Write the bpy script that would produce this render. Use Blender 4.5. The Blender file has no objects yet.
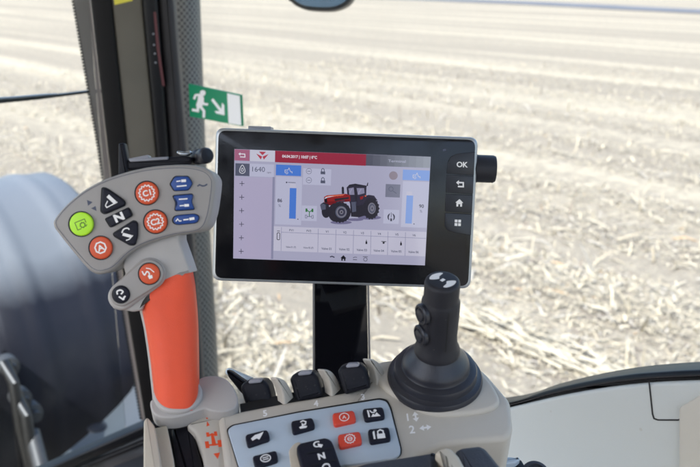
import bpy, bmesh, math, random
from mathutils import Vector, Matrix
random.seed(7)
S = bpy.context.scene
COL = S.collection
EXP = 1.62
F_PX, CX, CY = 845.0, 350.0, 233.5
PITCH = math.radians(17)
CAM = Vector((0, 0, 2.75))
R = Vector((1, 0, 0))
FW = Vector((0, math.cos(PITCH), -math.sin(PITCH)))
UP = Vector((0, math.sin(PITCH), math.cos(PITCH)))
B = -FW
ZV = Vector((0, 0, 1))
YAW = math.radians(40)
TR = Vector((math.cos(YAW), math.sin(YAW), 0))      # the tractor's right
TF = Vector((-math.sin(YAW), math.cos(YAW), 0))     # the tractor's forward

def ray(x, y): return FW + R * ((x - CX) / F_PX) - UP * ((y - CY) / F_PX)
def P(x, y, d): return CAM + ray(x, y) * d
def T(f, r, z): return Vector((CAM.x, CAM.y, 0)) + TF * f + TR * r + ZV * z

class Fr:
    """a plane standing in the scene: origin, normal, two axes in metres"""
    def __init__(s, o, n, x=R):
        s.o = o; s.n = n.normalized(); s.x = (x - s.n * x.dot(s.n)).normalized(); s.y = s.n.cross(s.x)
    def px(s, x, y, h=0.0):
        r = ray(x, y); k = (s.o + s.n * h - CAM).dot(s.n) / r.dot(s.n)
        p = CAM + r * k - s.o
        return (p.dot(s.x), p.dot(s.y))
    def w(s, u, v, h=0.0): return s.o + s.x * u + s.y * v + s.n * h
    def poly(s, pts, h=0.0): return [s.px(x, y, h) for x, y in pts]

# ------------------------------------------------------------- materials
def lin(c):
    f = lambda v: v / 12.92 if v <= 0.04045 else ((v + 0.055) / 1.055) ** 2.4
    return tuple(f(v / 255.0) for v in c)
MATS = {}
def mat(name, rgb, rough=0.5, metal=0.0, spec=0.5, var=0.0, vscale=30.0, bump=0.0, bscale=400.0, coat=0.0, specks=0.0):
    m = bpy.data.materials.new(name); m.use_nodes = True; MATS[name] = m
    nt = m.node_tree; N = nt.nodes; L = nt.links; b = N['Principled BSDF']
    b.inputs['Base Color'].default_value = (*rgb, 1); b.inputs['Roughness'].default_value = rough
    b.inputs['Metallic'].default_value = metal; b.inputs['Specular IOR Level'].default_value = spec
    b.inputs['Coat Weight'].default_value = coat; b.inputs['Specular Tint'].default_value = (0.84, 0.9, 1, 1); b.inputs['Coat Roughness'].default_value = 0.08
    tc = N.new('ShaderNodeTexCoord')
    col = None
    if var:
        no = N.new('ShaderNodeTexNoise'); no.inputs['Scale'].default_value = vscale; no.inputs['Detail'].default_value = 5
        L.new(tc.outputs['Object'], no.inputs['Vector'])
        mx = N.new('ShaderNodeMix'); mx.data_type = 'RGBA'
        mx.inputs[6].default_value = (*[c * (1 - var) for c in rgb], 1)
        mx.inputs[7].default_value = (*[min(1, c * (1 + var)) for c in rgb], 1)
        L.new(no.outputs['Fac'], mx.inputs[0]); col = mx.outputs[2]
        mr = N.new('ShaderNodeMapRange'); mr.inputs[3].default_value = max(0.02, rough - 0.08); mr.inputs[4].default_value = min(1, rough + 0.1)
        L.new(no.outputs['Fac'], mr.inputs[0]); L.new(mr.outputs[0], b.inputs['Roughness'])
    if specks:
        vo = N.new('ShaderNodeTexVoronoi'); vo.inputs['Scale'].default_value = specks
        L.new(tc.outputs['Object'], vo.inputs['Vector'])
        lt = N.new('ShaderNodeMath'); lt.operation = 'LESS_THAN'; lt.inputs[1].default_value = 0.045
        L.new(vo.outputs['Distance'], lt.inputs[0])
        mx2 = N.new('ShaderNodeMix'); mx2.data_type = 'RGBA'; mx2.inputs[7].default_value = (0.45, 0.42, 0.36, 1)
        sc = N.new('ShaderNodeMath'); sc.operation = 'MULTIPLY'; sc.inputs[1].default_value = 0.3
        L.new(lt.outputs[0], sc.inputs[0]); L.new(sc.outputs[0], mx2.inputs[0])
        if col: L.new(col, mx2.inputs[6])
        else: mx2.inputs[6].default_value = (*rgb, 1)
        col = mx2.outputs[2]
    if col: L.new(col, b.inputs['Base Color'])
    if bump:
        n2 = N.new('ShaderNodeTexNoise'); n2.inputs['Scale'].default_value = bscale; n2.inputs['Detail'].default_value = 3
        L.new(tc.outputs['Object'], n2.inputs['Vector'])
        bp = N.new('ShaderNodeBump'); bp.inputs['Strength'].default_value = bump; bp.inputs['Distance'].default_value = 0.0007
        L.new(n2.outputs['Fac'], bp.inputs['Height']); L.new(bp.outputs[0], b.inputs['Normal'])
    return m

def glow(name, rgb255, k=1.0):
    """a colour on the lit display, seen through its glossy cover"""
    m = bpy.data.materials.new(name); m.use_nodes = True; MATS[name] = m
    b = m.node_tree.nodes['Principled BSDF']; c = lin(rgb255)
    b.inputs['Base Color'].default_value = (0.01, 0.01, 0.012, 1); b.inputs['Roughness'].default_value = 0.12
    b.inputs['Specular IOR Level'].default_value = 0.35
    b.inputs['Emission Color'].default_value = (*c, 1); b.inputs['Emission Strength'].default_value = k * 2 ** (-EXP)
    return m

def glass(name, tint=(0.90, 0.92, 0.92)):
    m = bpy.data.materials.new(name); m.use_nodes = True; MATS[name] = m
    nt = m.node_tree; N = nt.nodes; L = nt.links; N.clear()
    out = N.new('ShaderNodeOutputMaterial'); mx = N.new('ShaderNodeMixShader')
    t = N.new('ShaderNodeBsdfTransparent'); t.inputs[0].default_value = (*tint, 1)
    g = N.new('ShaderNodeBsdfGlossy'); g.inputs['Roughness'].default_value = 0.01
    fr = N.new('ShaderNodeLayerWeight'); fr.inputs['Blend'].default_value = 0.12
    mu = N.new('ShaderNodeMath'); mu.operation = 'MULTIPLY'; mu.inputs[1].default_value = 0.35
    L.new(fr.outputs['Fresnel'], mu.inputs[0]); L.new(mu.outputs[0], mx.inputs[0])
    tc = N.new('ShaderNodeTexCoord'); no = N.new('ShaderNodeTexNoise'); no.inputs['Scale'].default_value = 7; no.inputs['Detail'].default_value = 8; no.inputs['Roughness'].default_value = 0.7
    L.new(tc.outputs['Object'], no.inputs['Vector']); mr = N.new('ShaderNodeMapRange'); mr.inputs[1].default_value = 0.45; mr.inputs[2].default_value = 0.75; mr.inputs[4].default_value = 0.035; L.new(no.outputs['Fac'], mr.inputs[0])
    df = N.new('ShaderNodeBsdfDiffuse'); df.inputs[0].default_value = (0.5, 0.48, 0.44, 1); m2 = N.new('ShaderNodeMixShader'); L.new(mr.outputs[0], m2.inputs[0]); L.new(t.outputs[0], m2.inputs[1]); L.new(df.outputs[0], m2.inputs[2])
    L.new(m2.outputs[0], mx.inputs[1]); L.new(g.outputs[0], mx.inputs[2]); L.new(mx.outputs[0], out.inputs[0])
    return m

mat('grey_plastic', (0.305, 0.292, 0.29), 0.45, var=0.05, vscale=60, bump=0.25, bscale=2500, specks=260)
mat('grip_grey', (0.40, 0.388, 0.39), 0.45, var=0.05, vscale=60, bump=0.25, bscale=2500)
mat('beige_plastic', (0.50, 0.472, 0.43), 0.48, var=0.10, vscale=22, bump=0.3, bscale=2200, specks=150)
mat('silver_plastic', (0.47, 0.56, 0.67), 0.4, metal=0.05, var=0.04, vscale=50, bump=0.2, bscale=3000, specks=220)
mat('orange_rubber', (0.76, 0.078, 0.022), 0.42, var=0.12, vscale=35, bump=0.45, bscale=1900, specks=170)
mat('orange_button', (0.62, 0.085, 0.025), 0.5, var=0.05, vscale=80)
mat('red_button', (0.66, 0.06, 0.03), 0.45, var=0.05, vscale=80)
mat('lime_button', (0.45, 0.85, 0.03), 0.45, var=0.04, vscale=80)
mat('black_button', (0.010, 0.010, 0.019), 0.45, spec=0.25, var=0.1, vscale=80, bump=0.15, bscale=2500)
mat('blue_button', (0.015, 0.06, 0.27), 0.4, var=0.06, vscale=80)
mat('white_print', (0.82, 0.82, 0.84), 0.5)
mat('orange_print', (0.75, 0.08, 0.02), 0.5)
mat('slate_print', (0.06, 0.07, 0.12), 0.5)
mat('dark_green_print', (0.03, 0.11, 0.015), 0.5)
mat('black_plastic', (0.021, 0.021, 0.027), 0.45, spec=0.32, var=0.12, vscale=50, bump=0.3, bscale=2200, specks=140)
mat('black_rubber', (0.022, 0.023, 0.032), 0.34, spec=0.5, var=0.15, vscale=60, bump=0.25, bscale=1800, specks=200)
mat('gap_black', (0.006, 0.006, 0.007), 0.6)
mat('lever_black', (0.008, 0.008, 0.013), 0.5, spec=0.25, var=0.15, vscale=90, bump=0.3, bscale=2200, specks=260)
mat('cap_grey', (0.25, 0.26, 0.31), 0.35)
mat('bezel_glass', (0.006, 0.006, 0.008), 0.15, spec=0.3, var=0.1, vscale=30, bump=0.03, bscale=900)
bzn = MATS['bezel_glass'].node_tree
_tc = bzn.nodes.new('ShaderNodeTexCoord'); _n = bzn.nodes.new('ShaderNodeTexNoise'); _n.inputs['Scale'].default_value = 26; _n.inputs['Detail'].default_value = 6; bzn.links.new(_tc.outputs['Object'], _n.inputs['Vector'])
_m = bzn.nodes.new('ShaderNodeMapRange'); _m.inputs[1].default_value = 0.4; _m.inputs[2].default_value = 0.7; _m.inputs[3].default_value = 0.10; _m.inputs[4].default_value = 0.30; bzn.links.new(_n.outputs['Fac'], _m.inputs[0]); bzn.links.new(_m.outputs[0], bzn.nodes['Principled BSDF'].inputs['Roughness'])
mat('silver_rim', (0.42, 0.45, 0.49), 0.35, metal=0.5, var=0.03)
mat('key_black', (0.009, 0.009, 0.014), 0.35, var=0.08, vscale=70)
mat('gloss_black', (0.004, 0.004, 0.006), 0.05, spec=0.45)
mat('edge_metal', (0.35, 0.35, 0.37), 0.3, metal=0.7)
mat('pad_leather', (0.042, 0.046, 0.06), 0.55, var=0.12, vscale=40, bump=0.5, bscale=900)
mat('cream_trim', (0.55, 0.50, 0.42), 0.5, var=0.05, bump=0.3, bscale=900)
mat('olive_trim', (0.12, 0.112, 0.095), 0.6, var=0.3, vscale=9, bump=0.4, bscale=700)
mat('pillar_black', (0.007, 0.006, 0.006), 0.5, spec=0.25, var=0.2, vscale=15, bump=0.2, bscale=600)
mat('pillar_grey', (0.035, 0.033, 0.037), 0.5, spec=0.3, var=0.25, vscale=18, bump=0.3, bscale=600)
mat('frit_band', (0.27, 0.245, 0.245), 0.35, var=0.15, vscale=14)
mat('frit_dot', (0.01, 0.01, 0.01), 0.5)
mat('red_strip', (0.11, 0.028, 0.034), 0.5)
mat('yellow_sticker', (0.75, 0.68, 0.08), 0.5)
mat('panel_grey', (0.64, 0.67, 0.68), 0.5, var=0.04, vscale=8, bump=0.3, bscale=1200, specks=22)
mat('panel_beige', (0.66, 0.63, 0.58), 0.5, var=0.04, vscale=8, bump=0.3, bscale=1200)
mat('roof_lining', (0.55, 0.54, 0.50), 0.8, var=0.05)
mat('floor_mat', (0.03, 0.03, 0.032), 0.8, var=0.1)
mat('trim_dark', (0.055, 0.058, 0.068), 0.5, var=0.15, vscale=12, bump=0.4, bscale=700)
mat('seal_black', (0.006, 0.006, 0.008), 0.4, spec=0.3)
mat('wiper_black', (0.02, 0.022, 0.026), 0.35)
mat('wiper_steel', (0.32, 0.36, 0.42), 0.3, metal=0.6)
mat('sign_green', (0.005, 0.25, 0.12), 0.4, var=0.03)
mat('sign_white', (0.90, 0.91, 0.95), 0.4)
mat('mirror_shell', (0.02, 0.022, 0.027), 0.35, var=0.1)
mat('mirror_face', (0.06, 0.09, 0.13), 0.12, metal=0.7, var=0.5, vscale=22)
mat('tyre_rubber', (0.018, 0.018, 0.020), 0.75, var=0.2, vscale=6, bump=0.5, bscale=90)
mat('rim_paint', (0.40, 0.41, 0.43), 0.4, metal=0.3)
mat('axle_paint', (0.013, 0.013, 0.016), 0.5, spec=0.25, var=0.2)
mat('fitting_grey', (0.05, 0.052, 0.056), 0.5, metal=0.3, var=0.3, vscale=30)
mat('hose_black', (0.012, 0.012, 0.012), 0.4)
mat('clamp_steel', (0.5, 0.55, 0.62), 0.25, metal=0.8)
glass('window_glass')

def screen_col(n, c, k=0.78): return glow(n, c, k)
screen_col('ui_back', (178, 177, 204)); screen_col('ui_side', (183, 176, 206)); screen_col('ui_mauve', (172, 102, 134))
screen_col('ui_white', (208, 208, 226)); screen_col('ui_red', (158, 40, 66)); screen_col('ui_grey', (122, 128, 146))
screen_col('ui_pale', (194, 195, 221)); screen_col('ui_slate', (88, 92, 114)); screen_col('ui_ink', (62, 62, 82))
screen_col('ui_blue', (78, 128, 220)); screen_col('ui_lightblue', (132, 165, 232)); screen_col('ui_text', (235, 235, 245))
screen_col('ui_line', (146, 146, 176)); screen_col('ui_logo', (186, 62, 84)); screen_col('ui_black', (22, 22, 30))
screen_col('ui_green', (52, 120, 62)); screen_col('ui_tyre', (44, 42, 54)); screen_col('ui_rim', (128, 126, 142))
screen_col('ui_hood', (150, 34, 36)); screen_col('ui_hood_dark', (120, 22, 30)); screen_col('ui_hot', (222, 110, 84))
screen_col('ui_cab', (52, 48, 66)); screen_col('ui_pane', (142, 140, 168)); screen_col('ui_shadow', (118, 114, 150))
screen_col('ui_nav', (186, 182, 214)); screen_col('ui_panelw', (203, 201, 222)); screen_col('ui_tilegrey', (122, 124, 146))
screen_col('ui_mauvegrey', (148, 136, 150)); screen_col('ui_faint', (160, 158, 188));
for q in range(9): screen_col('ui_h%d' % q, (88 + q * 8, 90 + q * 8.4, 106 + q * 8))
screen_col('ui_head2', (132, 138, 155))

# ------------------------------------------------------------- meshes
class MB:
    def __init__(s): s.v = []; s.f = []; s.fm = []; s.m = []; s.cur = 0; s.h = 0.0; s.flat = False
    def use(s, name):
        if name not in s.m: s.m.append(name)
        s.cur = s.m.index(name); return s
    def add(s, vs, fs):
        k = len(s.v); s.v += [Vector(p) for p in vs]
        for f in fs: s.f.append([k + i for i in f]); s.fm.append(s.cur)
    def lift(s): s.h += 2.5e-5; return s.h

ROOTS = {}
def root_of(o):
    while o.parent: o = o.parent
    return o
def build(name, mb, material=None, parent=None, loc=None, smooth=True, angle=38, recalc=True):
    me = bpy.data.meshes.new(name)
    base = Vector(loc) if loc is not None else (ROOTS[root_of(parent).name] if parent else Vector((0, 0, 0)))
    me.from_pydata([tuple(p - base) for p in mb.v], [], mb.f)
    names = mb.m if mb.m else [material]
    for n in names: me.materials.append(MATS[n])
    if mb.m:
        for p, i in zip(me.polygons, mb.fm): p.material_index = i
    if recalc:
        bm = bmesh.new(); bm.from_mesh(me); bmesh.ops.recalc_face_normals(bm, faces=bm.faces); bm.to_mesh(me); bm.free()
    if smooth:
        for p in me.polygons: p.use_smooth = True
        me.set_sharp_from_angle(angle=math.radians(angle))
    me.update()
    o = bpy.data.objects.new(name, me); COL.objects.link(o)
    if parent: o.parent = parent
    else:
        o.location = base; ROOTS[o.name] = base
    return o
def thing(name, loc, label, cat, group=None):
    o = bpy.data.objects.new(name, None); COL.objects.link(o); o.location = loc; o.empty_display_size = 0.05
    ROOTS[o.name] = Vector(loc); o['label'] = label; o['category'] = cat
    if group: o['group'] = group
    return o
def tag(o, label, cat, group=None):
    o['label'] = label; o['category'] = cat
    if group: o['group'] = group
    return o

def area(p): return 0.5 * sum(p[i - 1][0] * p[i][1] - p[i][0] * p[i - 1][1] for i in range(len(p)))
def rounded(pts, r, seg=5):
    out = []; n = len(pts)
    for i in range(n):
        a, b, c = Vector(pts[i - 1]), Vector(pts[i]), Vector(pts[(i + 1) % n])
        rr = r[i] if isinstance(r, (list, tuple)) else r
        d1 = min(rr, (a - b).length * 0.48); d2 = min(rr, (c - b).length * 0.48)
        p1 = b + (a - b).normalized() * d1; p2 = b + (c - b).normalized() * d2
        for k in range(seg + 1):
            t = k / seg; out.append(tuple(p1 * (1 - t) ** 2 + b * 2 * t * (1 - t) + p2 * t * t))
    return out
def curve(pts, closed=True, seg=5):
    out = []; n = len(pts); g = lambda i: Vector(pts[i % n]) if closed else Vector(pts[max(0, min(n - 1, i))])
    for i in range(n if closed else n - 1):
        p0, p1, p2, p3 = g(i - 1), g(i), g(i + 1), g(i + 2)
        for k in range(seg):
            t = k / seg
            out.append(tuple(0.5 * ((2 * p1) + (p2 - p0) * t + (2 * p0 - 5 * p1 + 4 * p2 - p3) * t * t + (3 * p1 - p0 - 3 * p2 + p3) * t ** 3)))
    if not closed: out.append(tuple(pts[-1]))
    return out
def circle(cx, cy, r, n=32, ry=None, rot=0.0):
    ry = r if ry is None else ry; c, s = math.cos(rot), math.sin(rot); o = []
    for i in range(n):
        a = 2 * math.pi * i / n; x, y = r * math.cos(a), ry * math.sin(a); o.append((cx + x * c - y * s, cy + x * s + y * c))
    return o
def inset(p, d):
    out = []; n = len(p)
    for i in range(n):
        a, b, c = Vector(p[i - 1]), Vector(p[i]), Vector(p[(i + 1) % n])
        e1 = (b - a); e2 = (c - b)
        if e1.length < 1e-9: e1 = e2
        if e2.length < 1e-9: e2 = e1
        n1 = Vector((-e1.y, e1.x)).normalized(); n2 = Vector((-e2.y, e2.x)).normalized()
        m = n1 + n2; L = max(m.length_squared, 0.6); out.append(tuple(b + m * (2 * d / L)))
    return out
def prism(mb, fr, uv, h0, h1, bev=0.0, seg=4, both=False):
    if area(uv) < 0: uv = uv[::-1]
    loops = []
    if both and bev:
        for k in range(seg):
            a = math.pi / 2 * k / seg; loops.append((inset(uv, bev * (1 - math.sin(a))), h0 + bev * (1 - math.cos(a))))
    else: loops.append((uv, h0))
    if bev:
        for k in range(seg + 1):
            a = math.pi / 2 * k / seg; loops.append((inset(uv, bev * (1 - math.cos(a))) if k else uv, h1 - bev * (1 - math.sin(a))))
    else: loops.append((uv, h1))
    n = len(uv); vs = []; fs = []
    for lp, h in loops: vs += [fr.w(u, v, h) for u, v in lp]
    for j in range(len(loops) - 1):
        for i in range(n):
            a = j * n + i; b2 = j * n + (i + 1) % n; fs.append([a, b2, b2 + n, a + n])
    fs.append(list(range(n))[::-1]); fs.append([(len(loops) - 1) * n + i for i in range(n)])
    mb.add(vs, fs)
def pprism(mb, fr, pts, h0, h1, bev=0.0, **k): prism(mb, fr, fr.poly(pts, h1), h0, h1, bev, **k)
def fill(mb, fr, pts, h):
    uv = fr.poly(pts, h)
    if area(uv) < 0: uv = uv[::-1]
    mb.add([fr.w(u, v, h) for u, v in uv], [list(range(len(uv)))])
def ink(mb, fr, pts, w, h, closed=False):
    n = len(pts)
    if n < 2: return
    Lf, Rt = [], []
    for i in range(n):
        b = Vector(pts[i])
        a = Vector(pts[i - 1]) if (i > 0 or closed) else None
        c = Vector(pts[(i + 1) % n]) if (i < n - 1 or closed) else None
        e1 = (b - a) if a is not None else (c - b); e2 = (c - b) if c is not None else (b - a)
        if e1.length < 1e-9: e1 = e2
        if e2.length < 1e-9: e2 = e1
        n1 = Vector((-e1.y, e1.x)).normalized(); n2 = Vector((-e2.y, e2.x)).normalized(); m = n1 + n2
        m = m * (w / max(m.length_squared, 0.8)); Lf.append(b + m); Rt.append(b - m)
    vs = [fr.w(*fr.px(p[0], p[1], h), h) for p in Lf] + [fr.w(*fr.px(p[0], p[1], h), h) for p in Rt]
    fs = []
    for i in range(n if closed else n - 1):
        j = (i + 1) % n; fs.append([i, n + i, n + j, j])
    mb.add(vs, fs)
def lathe(mb, o, ax, prof, n=48, xref=None):
    ax = ax.normalized(); x = (xref or R); x = (x - ax * x.dot(ax)).normalized(); y = ax.cross(x)
    vs = []; fs = []
    for r, h in prof:
        for i in range(n):
            a = 2 * math.pi * i / n; vs.append(o + ax * h + x * (r * math.cos(a)) + y * (r * math.sin(a)))
    for j in range(len(prof) - 1):
        for i in range(n):
            fs.append([j * n + i, j * n + (i + 1) % n, (j + 1) * n + (i + 1) % n, (j + 1) * n + i])
    fs.append(list(range(n))[::-1]); fs.append([(len(prof) - 1) * n + i for i in range(n)])
    mb.add(vs, fs)
def tube(mb, pts, r, n=12):
    rings = []
    for i, p in enumerate(pts):
        t = (pts[min(i + 1, len(pts) - 1)] - pts[max(i - 1, 0)]).normalized()
        x = t.cross(ZV if abs(t.z) < 0.9 else R).normalized(); y = t.cross(x)
        rr = r[i] if isinstance(r, (list, tuple)) else r
        rings.append([p + x * rr * math.cos(2 * math.pi * k / n) + y * rr * math.sin(2 * math.pi * k / n) for k in range(n)])
    loft(mb, rings)
def loft(mb, rings):
    n = len(rings[0]); vs = [p for r in rings for p in r]; fs = []
    for j in range(len(rings) - 1):
        for i in range(n):
            fs.append([j * n + i, j * n + (i + 1) % n, (j + 1) * n + (i + 1) % n, (j + 1) * n + i])
    fs.append(list(range(n))[::-1]); fs.append([(len(rings) - 1) * n + i for i in range(n)])
    mb.add(vs, fs)
def box(mb, o, ax, ay, az):
    vs = [o + ax * i + ay * j + az * k for k in (0, 1) for j in (0, 1) for i in (0, 1)]
    mb.add(vs, [[0, 2, 3, 1], [4, 5, 7, 6], [0, 1, 5, 4], [2, 6, 7, 3], [0, 4, 6, 2], [1, 3, 7, 5]])

TXT = {}
def glyphs(s, bold=0.0):
    key = (s, bold)
    if key not in TXT:
        cu = bpy.data.curves.new('lettering', 'FONT'); cu.body = s; cu.size = 1; cu.align_x = 'CENTER'; cu.offset = bold; cu.resolution_u = 4
        ob = bpy.data.objects.new('lettering', cu); COL.objects.link(ob)
        dg = bpy.context.evaluated_depsgraph_get(); dg.update()
        me = bpy.data.meshes.new_from_object(ob.evaluated_get(dg))
        vs = [(v.co.x, v.co.y) for v in me.vertices]; fs = [list(p.vertices) for p in me.polygons]
        bpy.data.objects.remove(ob); bpy.data.curves.remove(cu); bpy.data.meshes.remove(me)
        xs = [v[0] for v in vs]; ys = [v[1] for v in vs]
        TXT[key] = ([(x - (min(xs) + max(xs)) / 2, y - (min(ys) + max(ys)) / 2) for x, y in vs], fs, max(ys) - min(ys))
    return TXT[key]
def text(mb, fr, s, c, hgt, h, ax=(1, 0), ay=(0, -1), bold=0.0, stretch=1.0):
    """lettering of height hgt, running along ax and rising along ay"""
    vs, fs, th = glyphs(s, bold); k = hgt / th
    mb.add([fr.w(*fr.px(c[0] + (x * ax[0] * stretch + y * ay[0]) * k, c[1] + (x * ax[1] * stretch + y * ay[1]) * k, h), h) for x, y in vs], fs)
def local(c, ax, ay):
    return lambda pts: [(c[0] + x * ax[0] + y * ay[0], c[1] + x * ax[1] + y * ay[1]) for x, y in pts]

# ------------------------------------------------------------- camera, world, light
cam = bpy.data.cameras.new('camera'); co = bpy.data.objects.new('camera', cam); COL.objects.link(co)
co.location = CAM; co.rotation_euler = (math.pi / 2 - PITCH, 0, 0)
cam.sensor_width = 36; cam.lens = F_PX / 700 * 36; cam.clip_start = 0.05; cam.clip_end = 3000
cam.dof.use_dof = True; cam.dof.focus_distance = 0.76; cam.dof.aperture_fstop = 10
S.camera = co
SUN_AZ, SUN_EL = math.radians(215), math.radians(50)     # azimuth clockwise from +Y
sd = Vector((math.sin(SUN_AZ) * math.cos(SUN_EL), math.cos(SUN_AZ) * math.cos(SUN_EL), math.sin(SUN_EL)))
w = bpy.data.worlds.new('World'); S.world = w; w.use_nodes = True
sky = w.node_tree.nodes.new('ShaderNodeTexSky'); sky.sky_type = 'NISHITA'; sky.sun_disc = False
sky.sun_elevation = SUN_EL; sky.sun_rotation = SUN_AZ; sky.dust_density = 3.0; sky.air_density = 1.2
bg = w.node_tree.nodes['Background']; bg.inputs['Strength'].default_value = 0.15
w.node_tree.links.new(sky.outputs[0], bg.inputs[0])
sl = bpy.data.lights.new('sun', 'SUN'); sl.energy = 2.6; sl.angle = math.radians(0.6); sl.color = (1, 0.965, 0.91)
so = bpy.data.objects.new('sun', sl); COL.objects.link(so); so.rotation_euler = (-sd).to_track_quat('-Z', 'Y').to_euler(); so.location = (0, 0, 30)
S.view_settings.view_transform = 'Standard'; S.view_settings.look = 'None'; S.view_settings.exposure = EXP; S.view_settings.gamma = 1
S.view_settings.use_curve_mapping = False
S.cycles.use_denoising = True; S.cycles.max_bounces = 10; S.cycles.diffuse_bounces = 6; S.cycles.transparent_max_bounces = 16
S.cycles.caustics_reflective = False; S.cycles.caustics_refractive = False; S.cycles.sample_clamp_indirect = 4

# ------------------------------------------------------------- the field
def ground_hit(x, y, z=0.0):
    r = ray(x, y); k = (z - CAM.z) / r.z; return CAM + r * k
def soil_material():
    m = bpy.data.materials.new('stubble_soil'); m.use_nodes = True; MATS['stubble_soil'] = m
    nt = m.node_tree; N = nt.nodes; L = nt.links; b = N['Principled BSDF']; b.inputs['Roughness'].default_value = 0.95
    b.inputs['Specular IOR Level'].default_value = 0.1
    tc = N.new('ShaderNodeTexCoord'); mp = N.new('ShaderNodeMapping'); mp.inputs['Rotation'].default_value = (0, 0, -YAW)
    L.new(tc.outputs['Object'], mp.inputs['Vector'])
    # long bands of residue along the working direction
    st = N.new('ShaderNodeMapping'); st.inputs['Scale'].default_value = (0.55, 0.018, 1); L.new(mp.outputs[0], st.inputs['Vector'])
    n1 = N.new('ShaderNodeTexNoise'); n1.inputs['Scale'].default_value = 1.0; n1.inputs['Detail'].default_value = 4; n1.inputs['Roughness'].default_value = 0.6
    L.new(st.outputs[0], n1.inputs['Vector'])
    n2 = N.new('ShaderNodeTexNoise'); n2.inputs['Scale'].default_value = 5.0; n2.inputs['Detail'].default_value = 8; n2.inputs['Roughness'].default_value = 0.7
    L.new(mp.outputs[0], n2.inputs['Vector'])
    n3 = N.new('ShaderNodeTexNoise'); n3.inputs['Scale'].default_value = 26.0; n3.inputs['Detail'].default_value = 6
    L.new(mp.outputs[0], n3.inputs['Vector'])
    a1 = N.new('ShaderNodeMath'); a1.operation = 'MULTIPLY_ADD'; a1.inputs[1].default_value = 0.95; L.new(n1.outputs[0], a1.inputs[0]); 
    a2 = N.new('ShaderNodeMath'); a2.operation = 'MULTIPLY'; a2.inputs[1].default_value = 0.75; L.new(n2.outputs[0], a2.inputs[0]); L.new(a2.outputs[0], a1.inputs[2])
    a3 = N.new('ShaderNodeMath'); a3.operation = 'MULTIPLY_ADD'; a3.inputs[1].default_value = 0.35; L.new(n3.outputs[0], a3.inputs[0]); L.new(a1.outputs[0], a3.inputs[2])
    wv = N.new('ShaderNodeTexWave'); wv.inputs['Scale'].default_value = 0.085; wv.inputs['Distortion'].default_value = 2.2; wv.inputs['Detail'].default_value = 3; wv.inputs['Detail Scale'].default_value = 0.35
    ws = N.new('ShaderNodeMapping'); ws.inputs['Scale'].default_value = (1, 0.12, 1); L.new(mp.outputs[0], ws.inputs['Vector']); L.new(ws.outputs[0], wv.inputs['Vector'])
    a4 = N.new('ShaderNodeMath'); a4.operation = 'MULTIPLY_ADD'; a4.inputs[1].default_value = 0.09; L.new(wv.outputs['Fac'], a4.inputs[0]); L.new(a3.outputs[0], a4.inputs[2]); a3 = a4
    rp = N.new('ShaderNodeValToRGB'); rp.color_ramp.elements[0].position = 0.80; rp.color_ramp.elements[1].position = 1.0
    rp.color_ramp.elements[0].color = (0.26, 0.232, 0.192, 1); rp.color_ramp.elements[1].color = (0.425, 0.383, 0.302, 1)
    e = rp.color_ramp.elements.new(0.90); e.color = (0.355, 0.318, 0.255, 1)
    sc = N.new('ShaderNodeMath'); sc.operation = 'MULTIPLY'; sc.inputs[1].default_value = 0.78; L.new(a3.outputs[0], sc.inputs[0]); L.new(sc.outputs[0], rp.inputs[0])
    L.new(rp.outputs[0], b.inputs['Base Color'])
    bp = N.new('ShaderNodeBump'); bp.inputs['Strength'].default_value = 0.8; bp.inputs['Distance'].default_value = 0.06; L.new(n2.outputs[0], bp.inputs['Height'])
    L.new(bp.outputs[0], b.inputs['Normal'])
    return m
soil_material()
def rowz(p):
    r = p.dot(TR); return 0.035 * math.sin(r * 2 * math.pi / 1.5) + 0.03 * math.sin(r * 2.1 + 0.3 * p.dot(TF))
g = MB(); NX = 110; xs = []
for i in range(NX + 1):
    t = i / NX * 2 - 1; xs.append(math.copysign(abs(t) ** 3.2, t) * 900)
pts = [TF * b + TR * a for b in xs for a in xs]
g.v = [Vector((p.x, p.y, rowz(p) if p.length < 40 else 0)) for p in pts]
for j in range(NX):
    for i in range(NX):
        a = j * (NX + 1) + i; g.f.append([a, a + 1, a + NX + 2, a + NX + 1])
ground = build('ground', g, 'stubble_soil'); ground['kind'] = 'structure'
mat('road_dust', (0.12, 0.125, 0.145), 0.9, var=0.25, vscale=0.4)
mat('far_soil', (0.30, 0.29, 0.28), 0.95, var=0.15, vscale=0.05)
rd = MB(); up_l = [(-500, -25 + 16), (200, -1.5), (420, 0), (520, 3), (620, 8), (760, 14.5)]
rd.v = []
top = [ground_hit(x, y, 0.05) for x, y in [(200, -9), (420, -3), (520, 0.6), (620, 5.2), (700, 9), (790, 13)]]
bot = [ground_hit(x, y, 0.05) for x, y in [(200, -6.5), (420, 0.2), (520, 4.2), (620, 9.4), (700, 13.5), (790, 18.0)]]
rd.v = top + bot; n = len(top); rd.f = [[i, i + 1, n + i + 1, n + i] for i in range(n - 1)]
road = build('dirt_road', rd, 'road_dust'); road['kind'] = 'structure'

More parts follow.
